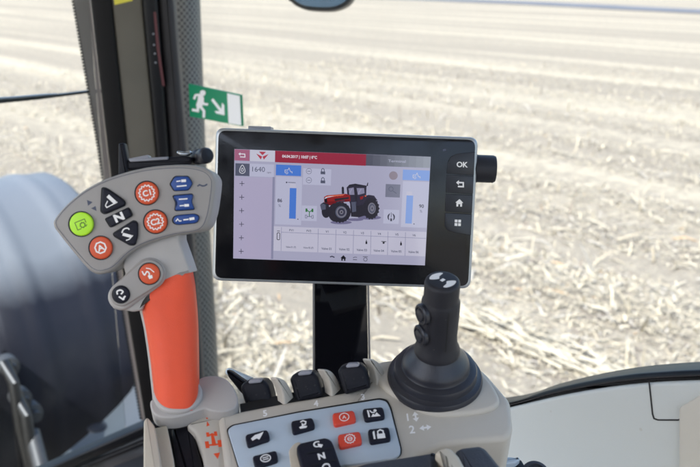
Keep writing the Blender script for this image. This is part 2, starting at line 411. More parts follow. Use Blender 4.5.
# straw litter: too much to count
for n_, c in (('straw_pale', (0.45, 0.405, 0.315)), ('straw_tan', (0.375, 0.328, 0.245)), ('straw_grey', (0.365, 0.34, 0.30)), ('straw_brown', (0.19, 0.16, 0.132)), ('straw_rust', (0.45, 0.29, 0.15))):
    mat(n_, c, 0.8, var=0.2, vscale=12)
sw = MB(); names = ['straw_pale', 'straw_tan', 'straw_grey', 'straw_brown', 'straw_rust']
for n_ in names: sw.use(n_)
def stalk(p, ang, ln, wd, tilt, k):
    d = Vector((math.cos(ang) * math.cos(tilt), math.sin(ang) * math.cos(tilt), math.sin(tilt)))
    s = Vector((-math.sin(ang), math.cos(ang), random.uniform(-.4, .4))) * wd / 2
    m = p + d * ln * 0.5 + Vector((0, 0, random.uniform(0, 0.12) * ln)); e = p + d * ln + s * random.uniform(-2, 2)
    sw.cur = k; kk = len(sw.v)
    sw.v += [p - s, p + s, m + s, m - s, e + s * .6, e - s * .6]
    sw.f += [[kk, kk + 1, kk + 2, kk + 3], [kk + 3, kk + 2, kk + 4, kk + 5]]; sw.fm += [k, k]
trk = ground_hit(540, 350).dot(TR)
for i in range(120000):
    az = math.radians(random.uniform(-27, 27)); d = 2.6 + 26 * random.random() ** 1.7
    p = Vector((math.sin(az) * d, math.cos(az) * d, 0)); r = p.dot(TR)
    dens = 0.5 + 0.5 * math.sin(r * 2 * math.pi / 1.5 + 1) * 0.6 + 0.25 * math.sin(p.x * 3.1 + 2) * math.sin(p.y * 2.3)
    if random.random() > dens + 0.5: continue
    p.z = rowz(p) + random.uniform(0, 0.03)
    k = random.choices(range(5), (44, 28, 18, 9, 0.6))[0]
    big = random.random() < 0.035
    ln = random.uniform(0.12, 0.3) if big else random.uniform(0.018, 0.085); wd = random.uniform(0.014, 0.03) if big else random.uniform(0.006, 0.02)
    ang = random.gauss(math.pi / 2 + YAW, 0.5) if random.random() < 0.35 else random.uniform(0, 6.283)
    stalk(p, ang, ln, wd, random.uniform(-0.03, 0.22) if random.random() < 0.88 else random.uniform(0.3, 1.1), k)
for row in range(-14, 26):                         # stubs still standing in their rows
    f = -6.0
    while f < 22:
        f += random.uniform(0.14, 0.4); q = TR * (row * 0.75 + random.uniform(-.05, .05)) + TF * f
        if q.y < 2.4 or abs(math.atan2(q.x, q.y)) > 0.47: continue
        q = Vector((q.x, q.y, rowz(q)))
        stalk(q, random.uniform(0, 6.28), random.uniform(0.06, 0.2), random.uniform(0.014, 0.024), random.uniform(0.8, 1.5), random.choice((0, 1, 1, 3)))
for i in range(900):                               # pale straw pressed flat along a wheel track
    f = random.uniform(-3, 9); q = TR * (trk + random.gauss(0, 0.10)) + TF * f
    if q.y < 2.4: continue
    q = Vector((q.x, q.y, rowz(q) + 0.04))
    stalk(q, math.pi / 2 + YAW + random.gauss(0, 0.12), random.uniform(0.12, 0.4), random.uniform(0.012, 0.03), 0.02, 0)
straw = build('straw_litter', sw, smooth=False, recalc=False); straw['kind'] = 'stuff'

# ------------------------------------------------------------- the tractor cab
FA = Fr(P(140, 200, 1.66), Vector((0.12, -1, 0)))             # front pillar, facing the driver
FW_ = Fr(T(0, 0.80, CAM.z), -TR, x=-TF)                       # right window plane
cab = thing('tractor_cab', T(0.4, 0, 1.4), 'tractor cab interior with dark front pillar, curved window seal and pale side panel', 'tractor cab')
def line(pts):
    def f(y):
        for (y0, x0), (y1, x1) in zip(pts[:-1], pts[1:]):
            if y <= y1 or (y1, x1) == pts[-1]:
                return x0 + (x1 - x0) * (y - y0) / (y1 - y0)
    return f
e0 = line([(0, 72.9), (150, 98.6), (313, 123), (430, 143)])
e1 = line([(0, 90), (150, 107), (313, 127), (430, 146)])
e2 = line([(0, 111), (150, 127), (313, 143), (430, 158)])
e3 = line([(0, 142), (150, 156), (313, 172), (430, 184)])
e4 = line([(0, 157), (150, 168), (313, 181), (430, 192)])
e5 = line([(0, 173), (150, 186), (313, 198), (430, 206)])
YS = [-420, -200, 0, 75, 150, 230, 313, 370, 440]
def column(a, b, ys=YS): return [(a(y), y) for y in ys] + [(b(y), y) for y in ys[::-1]]
def pillar(name, a, b, h0, h1, m, bev=0.0, parent=cab, ys=YS):
    k = MB(); pprism(k, FA, column(a, b, ys), h0, h1, bev); return build(name, k, m, parent)
pillar('front_pillar', e1, e2, -0.06, 0.0, 'pillar_black', 0.006)
pillar('pillar_trim', e2, e3, -0.05, -0.006, 'olive_trim', 0.005)
ps = pillar('pillar_seal', e3, e4, -0.06, 0.0, 'seal_black', 0.006)
pillar('door_frame', e4, e5, -0.08, -0.012, 'pillar_grey', 0.012)
pillar('glass_border', e0, e1, -0.055, -0.050, 'frit_band')
k = MB()
for i in range(150):
    y = -60 + i * 3.2; x = e0(y); pprism(k, FA, [(x - 1.6, y), (x + 1.0, y), (x + 1.2, y + 2.2), (x - 1.3, y + 2.2)], -0.0502, -0.0494)
build('dotted_edge', k, 'frit_dot', cab, smooth=False)
k = MB(); pprism(k, FA, [(153.4, 12), (156, 12), (159.5, 50), (164.8, 86), (162.3, 86), (156.8, 50)], 0.0, 0.0012); build('red_strip', k, 'red_strip', ps)
for x, y in ((153.9, 45), (154.8, 53.7), (155.5, 62.7), (153.3, 34)):
    k = MB(); pprism(k, FA, circle(x, y, 1.0, 14), -0.0004, 0.0012); build('indicator_dot', k, 'cap_grey', ps)
k = MB(); pprism(k, FA, [(112.5, -14), (133, -14), (132.5, 0.8), (114.5, 5)], -0.006, -0.0045); build('warning_sticker', k, 'yellow_sticker', cab)
k = MB(); pprism(k, FA, circle(101.8, 91.6, 1.4, 14), -0.05, -0.0485); build('red_mark', k, 'red_strip', cab)
# glass: windscreen left of the pillar, side window right of it
FS = Fr(T(1.56, 0, CAM.z), -TF, x=TR)
k = MB(); prism(k, FS, [(-0.80, -1.02), (0.675, -1.02), (0.675, 0.5), (-0.80, 0.5)], -0.004, 0.0); build('windscreen', k, 'window_glass', cab, smooth=False)
k = MB(); prism(k, FW_, [(-1.54, -0.95), (0.9, -0.95), (0.9, 0.5), (-1.54, 0.5)], -0.006, -0.002); build('side_window', k, 'window_glass', cab, smooth=False)
# side panel below the curved sill
sill = [(150, 520), (260, 478), (400, 436.5), (450, 421.5), (509.9, 408), (558.6, 396.7), (605.8, 388.5), (650, 383.8), (700, 381.6), (780, 380), (900, 384)]
sl2 = curve(sill, False, 6)
k = MB(); low = [(900, 760), (150, 760)]
pprism(k, FW_, sl2 + low, 0.008, 0.03, 0.004); sp = build('side_panel', k, 'panel_grey', cab)
seal_top = curve([(150, 505), (260, 463), (400, 425), (450, 411), (508.3, 403), (542.9, 392), (583.8, 382.5), (621.5, 376.2), (656, 373), (700, 370.8), (780, 369), (900, 372)], False, 6)
k = MB(); pprism(k, FW_, seal_top + sl2[::-1], -0.012, 0.024, 0.006); sw_ = build('window_seal', k, 'seal_black', cab)
mid = [((a[0] + b[0]) / 2, a[1] * .62 + b[1] * .38) for a, b in zip(seal_top, sl2)]
k = MB(); ink(k, FW_, mid, 1.4, 0.0255); build('seal_lip', k, 'pillar_grey', sw_, smooth=False, recalc=False)
k = MB(); ink(k, FW_, [(649, 381), (652.5, 414), (654, 418.5), (658, 420), (678, 420), (683, 418), (700, 406), (730, 384)], 1.6, 0.0304)
build('pocket_groove', k, 'pillar_grey', sp, smooth=False, recalc=False)
k = MB(); pprism(k, FW_, rounded([(678.6, 408), (740, 370), (860, 370), (860, 700), (679.5, 700)], 3), 0.03, 0.036, 0.002); build('door_pocket', k, 'panel_beige', sp)
# below the windscreen
k = MB(); pprism(k, FA, [(-20, 496), (40, 472), (146, 425.5), (168, 417), (168, 426), (147, 434.5), (60, 473), (-20, 508)], -0.02, 0.012, 0.004); build('windscreen_seal', k, 'seal_black', cab)
k = MB(); pprism(k, FA, [(-60, 522), (62, 472), (147, 434.5), (215, 405), (230, 405), (230, 700), (-60, 700)], -0.03, 0.0, 0.006); build('lower_trim', k, 'trim_dark', cab)
k = MB(); pprism(k, FA, [(30, 487), (147, 440), (200, 420), (200, 424.5), (147, 444.5), (30, 492)], 0.0, 0.01, 0.003); build('trim_bead', k, 'seal_black', cab)
# roof, floor, far pillars of the cab: out of the picture, but they shade it
k = MB(); FRf = Fr(Vector((0, 0, CAM.z + 0.52)), ZV, x=TR)
prism(k, FRf, rounded([(-0.92, -1.0), (0.95, -1.0), (0.95, 1.72), (-0.92, 1.72)], 0.2), 0.0, 0.16, 0.04); build('roof', k, 'roof_lining', cab)
k = MB(); prism(k, FRf, [(-0.7, -0.9), (0.76, -0.9), (0.76, 1.5), (-0.7, 1.5)], -1.55, -1.5); build('floor', k, 'floor_mat', cab)

k = MB(); FSe = Fr(Vector((-0.20, -0.52, 2.1)), Vector((0, 1, 0.12)), x=-R)  # unseen dark slab added behind the camera to darken the bezel reflection
prism(k, FSe, rounded([(-0.33, -0.35), (0.62, -0.35), (0.60, 0.88), (-0.31, 0.88)], 0.08), -0.14, 0.0, 0.04); build('reflection_blocker', k, 'floor_mat', cab)
# emergency exit sticker on the side window
k = MB(); FWs = FW_
def xs_(pts): return [(180 + x / 9.34, 80 + y / 9.34) for x, y in pts]
pprism(k, FWs, xs_([(80, 35), (565, 140), (578, 432), (92, 340)]), -0.002, 0.002)
sg = build('exit_sign', k, 'sign_green', None, loc=FWs.w(*FWs.px(215, 106), 0), smooth=False)
tag(sg, 'green emergency exit sign with white running man and arrow on the side window', 'exit sign')
k = MB(); k.use('sign_white'); hs = 0.0026
pprism(k, FWs, xs_([(440, 124), (557, 149), (571, 423), (453, 405)]), 0.0021, hs); build('white_field', k, None, sg, smooth=False)
k = MB(); h_ = 0.0024
for pt, w_ in (([(193, 150), (172, 138), (145, 143), (131, 180)], 22), ([(203, 190), (222, 224), (262, 229)], 22), ([(168, 240), (166, 288), (112, 278)], 25), ([(188, 245), (224, 290), (222, 352)], 25)):
    ink(k, FWs, xs_(pt), w_ / 9.34, h_); h_ += 5e-5
fill(k, FWs, xs_(curve([(170, 150), (190, 142), (216, 150), (224, 185), (212, 225), (205, 258), (168, 262), (150, 235), (163, 195)])), h_)
fill(k, FWs, xs_(circle(212, 122, 27, 20)), h_ + 5e-5); build('running_man', k, 'sign_white', sg, smooth=False, recalc=False)
k = MB(); ink(k, FWs, xs_([(300, 180), (385, 290)]), 26 / 9.34, 0.0024); fill(k, FWs, xs_([(392, 212), (414, 235), (416, 330), (338, 312), (322, 290), (384, 290)]), 0.00245)
build('arrow', k, 'sign_white', sg, smooth=False, recalc=False)

# ------------------------------------------------------------- exhaust outside the pillar
def exhaust_mat():
    m = mat('perforated_steel', (0.17, 0.165, 0.16), 0.5, metal=0.3)
    nt = m.node_tree; N = nt.nodes; L = nt.links; b = N['Principled BSDF']
    uv = N.new('ShaderNodeUVMap'); sp_ = N.new('ShaderNodeSeparateXYZ'); L.new(uv.outputs[0], sp_.inputs[0])
    def mth(op, a, b_): 
        n_ = N.new('ShaderNodeMath'); n_.operation = op
        for i, v in enumerate((a, b_)):
            if v is None: continue
            if isinstance(v, (int, float)): n_.inputs[i].default_value = v
            else: L.new(v, n_.inputs[i])
        return n_.outputs[0]
    u = mth('MULTIPLY', sp_.outputs[0], 44 * math.pi); v = mth('MULTIPLY', sp_.outputs[1], 420.0)
    s1 = mth('SINE', mth('ADD', u, v), None); s2 = mth('SINE', mth('SUBTRACT', u, v), None)
    pr = mth('MULTIPLY', mth('SINE', u, None), mth('SINE', v, None)); hole = mth('GREATER_THAN', pr, 0.2)
    mx = N.new('ShaderNodeMix'); mx.data_type = 'RGBA'; mx.inputs[6].default_value = (0.235, 0.22, 0.195, 1); mx.inputs[7].default_value = (0.06, 0.055, 0.048, 1)
    L.new(hole, mx.inputs[0]); L.new(mx.outputs[2], b.inputs['Base Color'])
exhaust_mat()
exo = thing('exhaust_stack', P(214, 400, 1.95), 'grey perforated exhaust stack standing outside the front pillar', 'exhaust')
def exhaust():
    n = 40; vs = []; fs = []; uvs = []
    ysx = [(-300, 172, 22.5), (0, 180.5, 19.5), (150, 187, 18.5), (250, 193, 18), (320, 198, 17.5), (380, 201, 17.5), (470, 206, 17.5)]
    k = MB(); L_ = 0; prev = None; rings = []
    for y, x, r in ysx:
        c = P(x, y, 1.95)
        if prev is not None: L_ += (c - prev).length
        prev = c; rr = r * 1.95 / F_PX; rings.append((c, rr, L_))
    for c, rr, l in rings:
        for i in range(n + 1):
            a = 2 * math.pi * i / n; k.v.append(c + Vector((math.cos(a) * rr, math.sin(a) * rr, 0))); uvs.append((a / (2 * math.pi), l))
    for j in range(len(rings) - 1):
        for i in range(n):
            a = j * (n + 1) + i; k.f.append([a, a + 1, a + n + 2, a + n + 1])
    o = build('heat_shield', k, 'perforated_steel', exo, angle=80)
    ul = o.data.uv_layers.new(name='UVMap')
    for lp in o.data.loops: ul.data[lp.index].uv = uvs[lp.vertex_index]
    k = MB(); tube(k, [rings[0][0] + Vector((0, 0, .1))] + [c for c, _, _ in rings] + [rings[-1][0] - Vector((0, 0, .5))], 0.03); build('pipe', k, 'pillar_black', exo)
exhaust()

# ------------------------------------------------------------- front wheel, mudguard, wiper, mirror outside
def sky_sheen():  # sky reflection on black plastic, painted pale where faces point up
    m = mat('sheen_black', (0.012, 0.013, 0.02), 0.45, spec=0.22)
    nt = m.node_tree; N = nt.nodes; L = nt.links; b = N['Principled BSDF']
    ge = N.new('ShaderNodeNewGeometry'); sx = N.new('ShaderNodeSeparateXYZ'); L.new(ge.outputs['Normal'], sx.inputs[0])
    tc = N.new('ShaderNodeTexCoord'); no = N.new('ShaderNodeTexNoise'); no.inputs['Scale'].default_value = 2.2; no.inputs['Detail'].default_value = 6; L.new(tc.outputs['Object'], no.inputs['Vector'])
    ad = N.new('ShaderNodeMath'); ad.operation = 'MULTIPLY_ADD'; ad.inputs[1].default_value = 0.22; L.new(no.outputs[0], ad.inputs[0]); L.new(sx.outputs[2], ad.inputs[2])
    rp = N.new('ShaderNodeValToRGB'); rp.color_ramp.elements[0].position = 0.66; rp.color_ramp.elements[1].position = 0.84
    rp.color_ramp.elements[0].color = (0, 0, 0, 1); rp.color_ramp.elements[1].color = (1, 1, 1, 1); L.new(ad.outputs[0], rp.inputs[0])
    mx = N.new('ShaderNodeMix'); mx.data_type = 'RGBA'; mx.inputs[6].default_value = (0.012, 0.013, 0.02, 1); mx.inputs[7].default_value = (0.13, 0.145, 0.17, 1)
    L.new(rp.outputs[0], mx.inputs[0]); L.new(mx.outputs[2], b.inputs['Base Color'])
sky_sheen()
WF, WR, WZ, WRAD, HALF = 3.76, 1.14, 1.13, 0.75, 0.27
hw = thing('front_axle', T(WF, WR, 0), 'front wheel with dark curved mudguard, sky reflection painted pale on top, seen through the windscreen', 'front axle')
def arc_profile(rs, t0, t1, n, f=WF, z=WZ):
    """rs: list of (offset along the axle, radius) - swept round the axle"""
    rings = []
    for i in range(n + 1):
        t = math.radians(t0 + (t1 - t0) * i / n)
        rings.append([T(f - r * math.sin(t), WR + a, z + r * math.cos(t)) for a, r in rs])
    return rings
prof = [(-HALF - .02, WRAD - 0.10), (-HALF, WRAD - 0.02)]
def ridge(a, hgt): return [(a + .06 * q, WRAD + hgt * (.5 + .5 * math.cos(math.pi * q))) for q in (-1, -.75, -.5, -.25, 0, .25, .5, .75, 1)]
prof += [(-HALF + .03, WRAD)] + ridge(-0.12, 0.010) + ridge(0.11, 0.010) + [(HALF - .03, WRAD), (HALF, WRAD - 0.02), (HALF + .02, WRAD - 0.10)]
prof += [(HALF - .01, WRAD - 0.10), (HALF - .05, WRAD - .03), (-HALF + .05, WRAD - .03), (-HALF + .01, WRAD - .10)]
k = MB(); loft(k, arc_profile(prof, -50, 125, 40))
build('mudguard', k, 'sheen_black', hw, angle=75)
tw = [(-.21, .45), (-.24, .57), (-.23, .66), (-.17, .69), (.17, .69), (.23, .66), (.24, .57), (.21, .45)]
k = MB(); loft(k, arc_profile(tw, 0, 360, 60, z=0.73)); wheel = build('wheel', k, 'tyre_rubber', hw)
k = MB()
for i in range(22):
    for sgn in (-1, 1):
        t = 2 * math.pi * (i + (0.5 if sgn > 0 else 0)) / 22
        c, s_ = math.cos(t), math.sin(t); c2, s2 = math.cos(t + 0.22), math.sin(t + 0.22)
        q = [T(WF - s_ * .685, WR, .73 + c * .685), T(WF - s2 * .67, WR + sgn * .22, .73 + c2 * .67)]
        d = (q[1] - q[0]); rad = Vector((0, 0, 0)) + TF * (-s_) + ZV * c; wd = d.cross(rad).normalized() * 0.06
        box(k, q[0] - wd / 2, d, wd, rad * 0.045)
build('tread_lugs', k, 'tyre_rubber', wheel, smooth=False)
k = MB(); lathe(k, T(WF, WR - .2, .73), TR, [(.46, 0), (.46, .05), (.44, .08), (.42, .2), (.2, .24), (.18, .3), (.0, .31)], 40, xref=ZV); build('rim', k, 'rim_paint', wheel)
# axle hardware to its left
k = MB(); box(k, T(3.6, -.6, .6), TR * 1.5, TF * .3, ZV * .28); build('axle_beam', k, 'axle_paint', hw)
k = MB(); box(k, T(2.75, .20, .5), TR * .58, TF * .3, ZV * 1.02); box(k, T(2.69, .34, 1.18), TR * .36, TF * .05, ZV * .22); build('bracket', k, 'axle_paint', hw)
for q in (P(5, 362, 2.72), P(17, 394, 2.72), P(28, 408, 2.75)):
    k = MB(); lathe(k, q, -TF, [(.02, 0), (.032, .005), (.032, .05), (.018, .055), (.018, .08)], 20, xref=ZV); build('hose_fitting', k, 'fitting_grey', hw)
for q in (P(5, 362, 2.65), P(17, 394, 2.65)):
    k = MB(); tube(k, [q, q - TF * .06 - ZV * .05, q - TF * .08 - ZV * .2, q - ZV * .45 + TR * .04], 0.018); build('hose', k, 'hose_black', hw)
k = MB(); tube(k, [P(32, 432, 2.66), P(42, 470, 2.6)], 0.024); build('rod', k, 'fitting_grey', hw)
stp = thing('access_step', T(2.2, .9, 0), 'pale grey step plate below the dark mudguard beyond the windscreen', 'step')
FSt = Fr(T(2.5, 1.1, 1.20), ZV, x=TR)
mat('step_paint', (0.065, 0.077, 0.088), 0.5, var=0.25, vscale=5, bump=0.3, bscale=200)
k = MB(); pprism(k, FSt, [(143, 366), (138, 378), (130, 391), (119, 404), (104, 419), (85, 436), (64, 453), (40, 470), (60, 520), (190, 480), (170, 360)], -0.04, 0.0, 0.006); pl = build('plate', k, 'step_paint', stp)
k = MB(); lathe(k, FSt.w(*FSt.px(97, 428), -.01), ZV, [(.03, 0), (.035, .012), (.02, .02), (.0, .021)], 20); build('bolt', k, 'axle_paint', stp)
k = MB(); a_ = FSt.w(*FSt.px(150, 430), -1.1); box(k, a_, TR * .08, TF * .08, ZV * 1.06); build('bracket', k, 'axle_paint', stp)

FS2 = Fr(T(1.60, 0, CAM.z), -TF, x=TR)
wp = thing('windscreen_wiper', FS2.w(*FS2.px(50, 95), 0), 'thin black windscreen wiper crossing the glass at upper left', 'wiper')
k = MB(); pprism(k, FS2, [(-40, 102.8), (40, 96.2), (60, 94.3), (101, 89.4), (101.5, 91.8), (60, 97.0), (40, 99.6), (-40, 107.5)], -0.01, 0.004, 0.0015); build('wiper_blade', k, 'wiper_black', wp)
k = MB(); pprism(k, FS2, [(-40, 100.2), (12, 97.0), (46, 94.2), (58, 93.6), (58, 95.0), (46, 95.9), (12, 99.0), (-40, 102.8)], 0.004, 0.012, 0.0015); build('wiper_arm', k, 'wiper_steel', wp)

FM = Fr(P(321, -30, 1.75), Vector((-0.1, -1, 0.1)))
mr_ = thing('exterior_mirror', P(321, -10, 1.75), 'dark rounded mirror hanging into view at the top edge', 'mirror')
mo = [(287, -8), (291, 2), (302, 8.6), (318, 10.6), (334, 10.2), (346, 5.5), (352.5, -2), (355, -14), (356, -75), (346, -90), (300, -90), (286, -75)]
k = MB(); pprism(k, FM, curve(mo), -0.05, 0.0, 0.008); build('shell', k, 'mirror_shell', mr_)
k = MB(); pprism(k, FM, [(321 + (x - 321) * .90, -34 + (y + 34) * .92) for x, y in curve(mo)], 0.0, 0.003); build('mirror_glass', k, 'mirror_face', mr_)
k = MB(); tube(k, [P(330, -60, 1.8), P(345, -150, 1.8), P(360, -330, 1.75)], 0.012); build('arm', k, 'mirror_shell', mr_)

# ------------------------------------------------------------- clamp arm beside the display
FC = Fr(P(165, 157, 0.92), B)
ca = thing('clamp_arm', P(165, 165, 0.92), 'black clamp arm with upright peg and round knob behind the control lever', 'clamp arm')
k = MB(); pprism(k, FC, rounded([(118, 143), (124, 142.5), (127, 158), (128.5, 178), (117.8, 178)], 2), -0.012, 0.0, 0.003); build('peg', k, 'lever_black', ca)
k = MB(); pprism(k, FC, rounded([(126, 160.5), (150, 157.8), (184, 156), (192, 157), (192, 164), (150, 168), (126, 170)], 2), -0.02, -0.002, 0.003); build('bar', k, 'lever_black', ca)
k = MB(); pprism(k, FC, rounded([(128, 158.6), (140, 156.3), (148, 154.6), (149, 157.6), (168, 156.5), (168, 159.5), (130, 162)], 1.2), -0.012, 0.001, 0.001); build('latch', k, 'cap_grey', ca)
k = MB(); lathe(k, FC.w(*FC.px(199, 155.5), -.012), (R * .55 + B * .8), [(.0052, -.012), (.0082, -.012), (.0086, -.004), (.0074, -.002), (.0074, .003), (.0088, .005), (.0088, .014), (.007, .0165), (.0, .017)], 32); build('knob', k, 'black_rubber', ca)
k = MB(); pprism(k, FC, rounded([(177, 150.5), (184, 151.5), (190, 150.2), (191.5, 153), (186, 156), (180, 155.5), (176, 153)], 1.5), -.01, -.002, .002); build('wing_nut', k, 'clamp_steel', ca)

# ------------------------------------------------------------- display terminal
a2, a5 = math.radians(-2.0), math.radians(5.0)
uxD = (R * math.cos(a2) + UP * math.sin(a2)); uyD0 = (UP * math.cos(a2) - R * math.sin(a2))
nD = (B * math.cos(a5) - uyD0 * math.sin(a5)).normalized()
FD = Fr(P(344, 208, 0.83), nD, uxD)
dt = thing('display_terminal', P(340, 370, 0.86), 'touch screen display terminal in silver rim with four side keys, on a black post', 'display')
outer = [(215.4, 127.6), (478.6, 137.4), (470.9, 289.2), (211.8, 280.8)]
k = MB(); pprism(k, FD, rounded(outer, 9, 6), -0.020, 0.0, 0.0035); build('housing', k, 'silver_rim', dt)
k = MB(); pprism(k, FD, rounded([(240, 132), (455, 140), (448, 280), (236, 273)], 12), -0.045, -0.019, 0.008); build('rear_box', k, 'black_plastic', dt)
k = MB(); pprism(k, FD, rounded([(248, 125.8), (271, 126.6), (271, 131), (248, 131)], 1), -0.035, -0.008, 0.001); build('top_port', k, 'cap_grey', dt)
inn = [(218.4, 130.4), (475.6, 140.0), (468.2, 286.4), (214.8, 278.0)]
k = MB(); pprism(k, FD, rounded(inn, 8, 6), 0.0, 0.0009, 0.0005); bz = build('bezel', k, 'bezel_glass', dt)
k = MB(); k.use('gap_black')
# side keys
edgeL = lambda y: 447.7 - (y - 158) * 3.2 / 67; edgeR = lambda y: 475.0 - (y - 152) * 4.0 / 83
cuts = [(174.3, 175.6), (193.3, 194.8), (212.2, 213.8)]
seg = [[(448.0, 162), (451, 156.6), (457, 153.8), (edgeR(152), 152.0), (edgeR(174), 174.9), (446.9, 173.6)]]
seg.append([(446.8, 175.0), (edgeR(175), 176.3), (edgeR(194), 193.9), (446.0, 192.6)])
seg.append([(446.0, 194.0), (edgeR(195), 195.5), (edgeR(213), 212.9), (445.2, 211.5)])
seg.append([(445.1, 212.9), (edgeR(214), 214.5), (edgeR(235.5), 235.3), (455, 232.6), (447.4, 230.2), (444.6, 225.5)])
keyc = [(462.3, 164.6), (460.6, 184.2), (459.3, 203.2), (457.8, 222.8)]
HK = 0.0019
for i, (sg_, c) in enumerate(zip(seg, keyc)):
    k = MB(); pprism(k, FD, rounded(sg_, 0.6, 2), 0.0007, HK, 0.0003); key = build('side_key', k, 'key_black', dt)
    k = MB(); hh = HK + 6e-5; A = local(c, (1, 0.04), (-0.04, 1))
    if i == 0: text(k, FD, 'OK', c, 5.6, hh, (1, .04), (.02, -1), 0.03)
    if i == 1:
        ink(k, FD, A([(-3, -1.6), (2.6, -1.6), (2.8, 2.4), (-2.6, 2.4)]), 1.5, hh); fill(k, FD, A([(-4.6, -1.5), (-1.8, -4.0), (-1.8, 1.0)]), hh + 3e-5)
    if i == 2: fill(k, FD, A([(0, -4.2), (4, -0.4), (2.8, -0.4), (2.8, 3.4), (0.9, 3.4), (0.9, 1), (-0.9, 1), (-0.9, 3.4), (-2.8, 3.4), (-2.8, -0.4), (-4, -0.4)]), hh)
    if i == 3:
        for dx in (-1.75, 1.75):
            for dy in (-1.75, 1.75): fill(k, FD, A([(dx - 1.4, dy - 1.4), (dx + 1.4, dy - 1.4), (dx + 1.4, dy + 1.4), (dx - 1.4, dy + 1.4)]), hh)
    build('symbol', k, 'white_print', key, smooth=False, recalc=False)
k = MB(); fill(k, FD, rounded([(442.8, 149), (446, 148.8), (446.2, 150.6), (443, 151.2)], .5), 0.00095); build('sensor', k, 'slate_print', bz, smooth=False, recalc=False)
kc = FD.w(*FD.px(476.5, 168.6), -0.0145)
k = MB(); lathe(k, kc, FD.x, [(.012, -.004), (.0137, -.002), (.0140, .002), (.0137, .004), (.0137, .0185), (.0128, .0205), (.0, .0207)], 40, xref=FD.y); build('rotary_knob', k, 'black_plastic', dt)
# lit screen
SC = [(234.4, 149.0), (430.8, 156.8), (424.9, 265.4), (233.2, 258.4)]
def sq(s, t):   # 0..1 across and down the screen
    a = Vector(SC[0]).lerp(Vector(SC[1]), s); b = Vector(SC[3]).lerp(Vector(SC[2]), s); return tuple(a.lerp(b, t))
def inv(x, y):
    s = t = 0.5; e = 1e-3
    for _ in range(8):
        p = Vector(sq(s, t)); ps = (Vector(sq(s + e, t)) - p) / e; pt = (Vector(sq(s, t + e)) - p) / e
        dx, dy = x - p.x, y - p.y; det = ps.x * pt.y - pt.x * ps.y
        s += (dx * pt.y - dy * pt.x) / det; t += (ps.x * dy - ps.y * dx) / det
    return s, t
H0 = 0.0011
k = MB(); pprism(k, FD, SC, 0.0005, H0); scr = build('screen', k, 'ui_back', dt, smooth=False)
def rect(mb, x0, y0, x1, y1, m, h):
    s0, t0 = inv(x0, y0); s1, t1 = inv(x1, y1); s0, t0 = max(.001, s0), max(.001, t0); s1, t1 = min(.999, s1), min(.999, t1); mb.use(m); fill(mb, FD, [sq(s0, t0), sq(s1, t0), sq(s1, t1), sq(s0, t1)], h)
def aax(x, y): return (1, 0.038), (0.02, -1)
def utext(mb, s, c, hg, m, h, bold=0.0, stretch=1.0):
    mb.use(m); text(mb, FD, s, c, hg, h, (1, 0.038), (0.02, -1), bold, stretch)
def ui(name, fn, L=1):
    mb = MB(); fn(mb, H0 + L * 6e-5); return build(name, mb, None, scr, smooth=False, recalc=False)
d = 6e-5
def f(mb, h):
    rect(mb, 233.3, 176.8, 251, 258.6, 'ui_side', h)
    rect(mb, 251.2, 177, 273, 259, 'ui_side', h)
    rect(mb, 272.6, 177, 273.2, 259, 'ui_line', h + d)
    for y in (183.5, 197.2, 210.6, 224.2, 237.8, 251.3):
        x = 242.0 - (y - 183) * .012; mb.use('ui_ink'); ink(mb, FD, [(x - 2.4, y), (x + 2.4, y + .1)], .6, h + d); ink(mb, FD, [(x, y - 2.4), (x - .05, y + 2.4)], .6, h + 2 * d)
ui('add_column', f)
def f(mb, h):
    rect(mb, 234.6, 149.3, 249.6, 161.0, 'ui_mauve', h); A = local((242.4, 155.2), (1, .04), (-.02, 1)); mb.use('ui_text')
    ink(mb, FD, A([(-2.4, -1.2), (2.4, -1.2), (2.6, 1.8), (-2.4, 1.8)]), 0.9, h + d); fill(mb, FD, A([(-4.0, -1.1), (-2, -2.8), (-2, .6)]), h + 2 * d)
ui('back_tile', f)
def f(mb, h):
    rect(mb, 250.1, 149.8, 274.8, 162.0, 'ui_white', h); A = local((262.4, 155.4), (1.0, .04), (-.02, 1)); mb.use('ui_logo')
    for ox, oy, s_ in ((0, -2.2, 1.05), (-2.7, 1.2, 1.15), (2.7, 1.2, 1.15)):
        if oy < 0: tr = [(-3.4, -1.4), (3.4, -1.4), (0, 2.0)]
        elif ox < 0: tr = [(-3.0, -2.4), (2.2, 0), (1.0, 2.6)]
        else: tr = [(3.0, -2.4), (-2.2, 0), (-1.0, 2.6)]
        fill(mb, FD, A([(ox + x * s_, oy + y * s_) for x, y in tr]), h + d); 
ui('logo_tile', f)
def f(mb, h):
    rect(mb, 275.2, 150.7, 366, 165.8, 'ui_red', h)
    n_ = 10
    for q in range(9):
        rect(mb, 366 + q * 7.2, 154.4 + q * .27, 366 + q * 7.2 + 7.5, 165.9 + q * .27, 'ui_h%d' % q, h + q * 5e-6)
    utext(mb, '04.04.2017 | 10:07 | 0°C', (299.6, 157.2), 3.9, 'ui_text', h + 2 * d, 0.03, .92)
    utext(mb, 'Terminal', (397, 161.2), 2.6, 'ui_pale', h + 2 * d, 0, 1.3)
ui('header_bar', f)
def f(mb, h):
    rect(mb, 235.4, 163.2, 249.4, 176.2, 'ui_slate', h); A = local((242.3, 169.6), (1, .04), (-.02, 1)); mb.use('ui_text')
    ink(mb, FD, A(curve([(0, -4.6), (2.6, -.2), (2.4, 2.6), (0, 3.8), (-2.4, 2.6), (-2.6, -.2)])), .55, h + d, True); ink(mb, FD, A(curve([(0, -1.6), (1.1, .6), (0, 1.9), (-1.1, .6)])), .5, h + d, True)
ui('oil_tile', f)
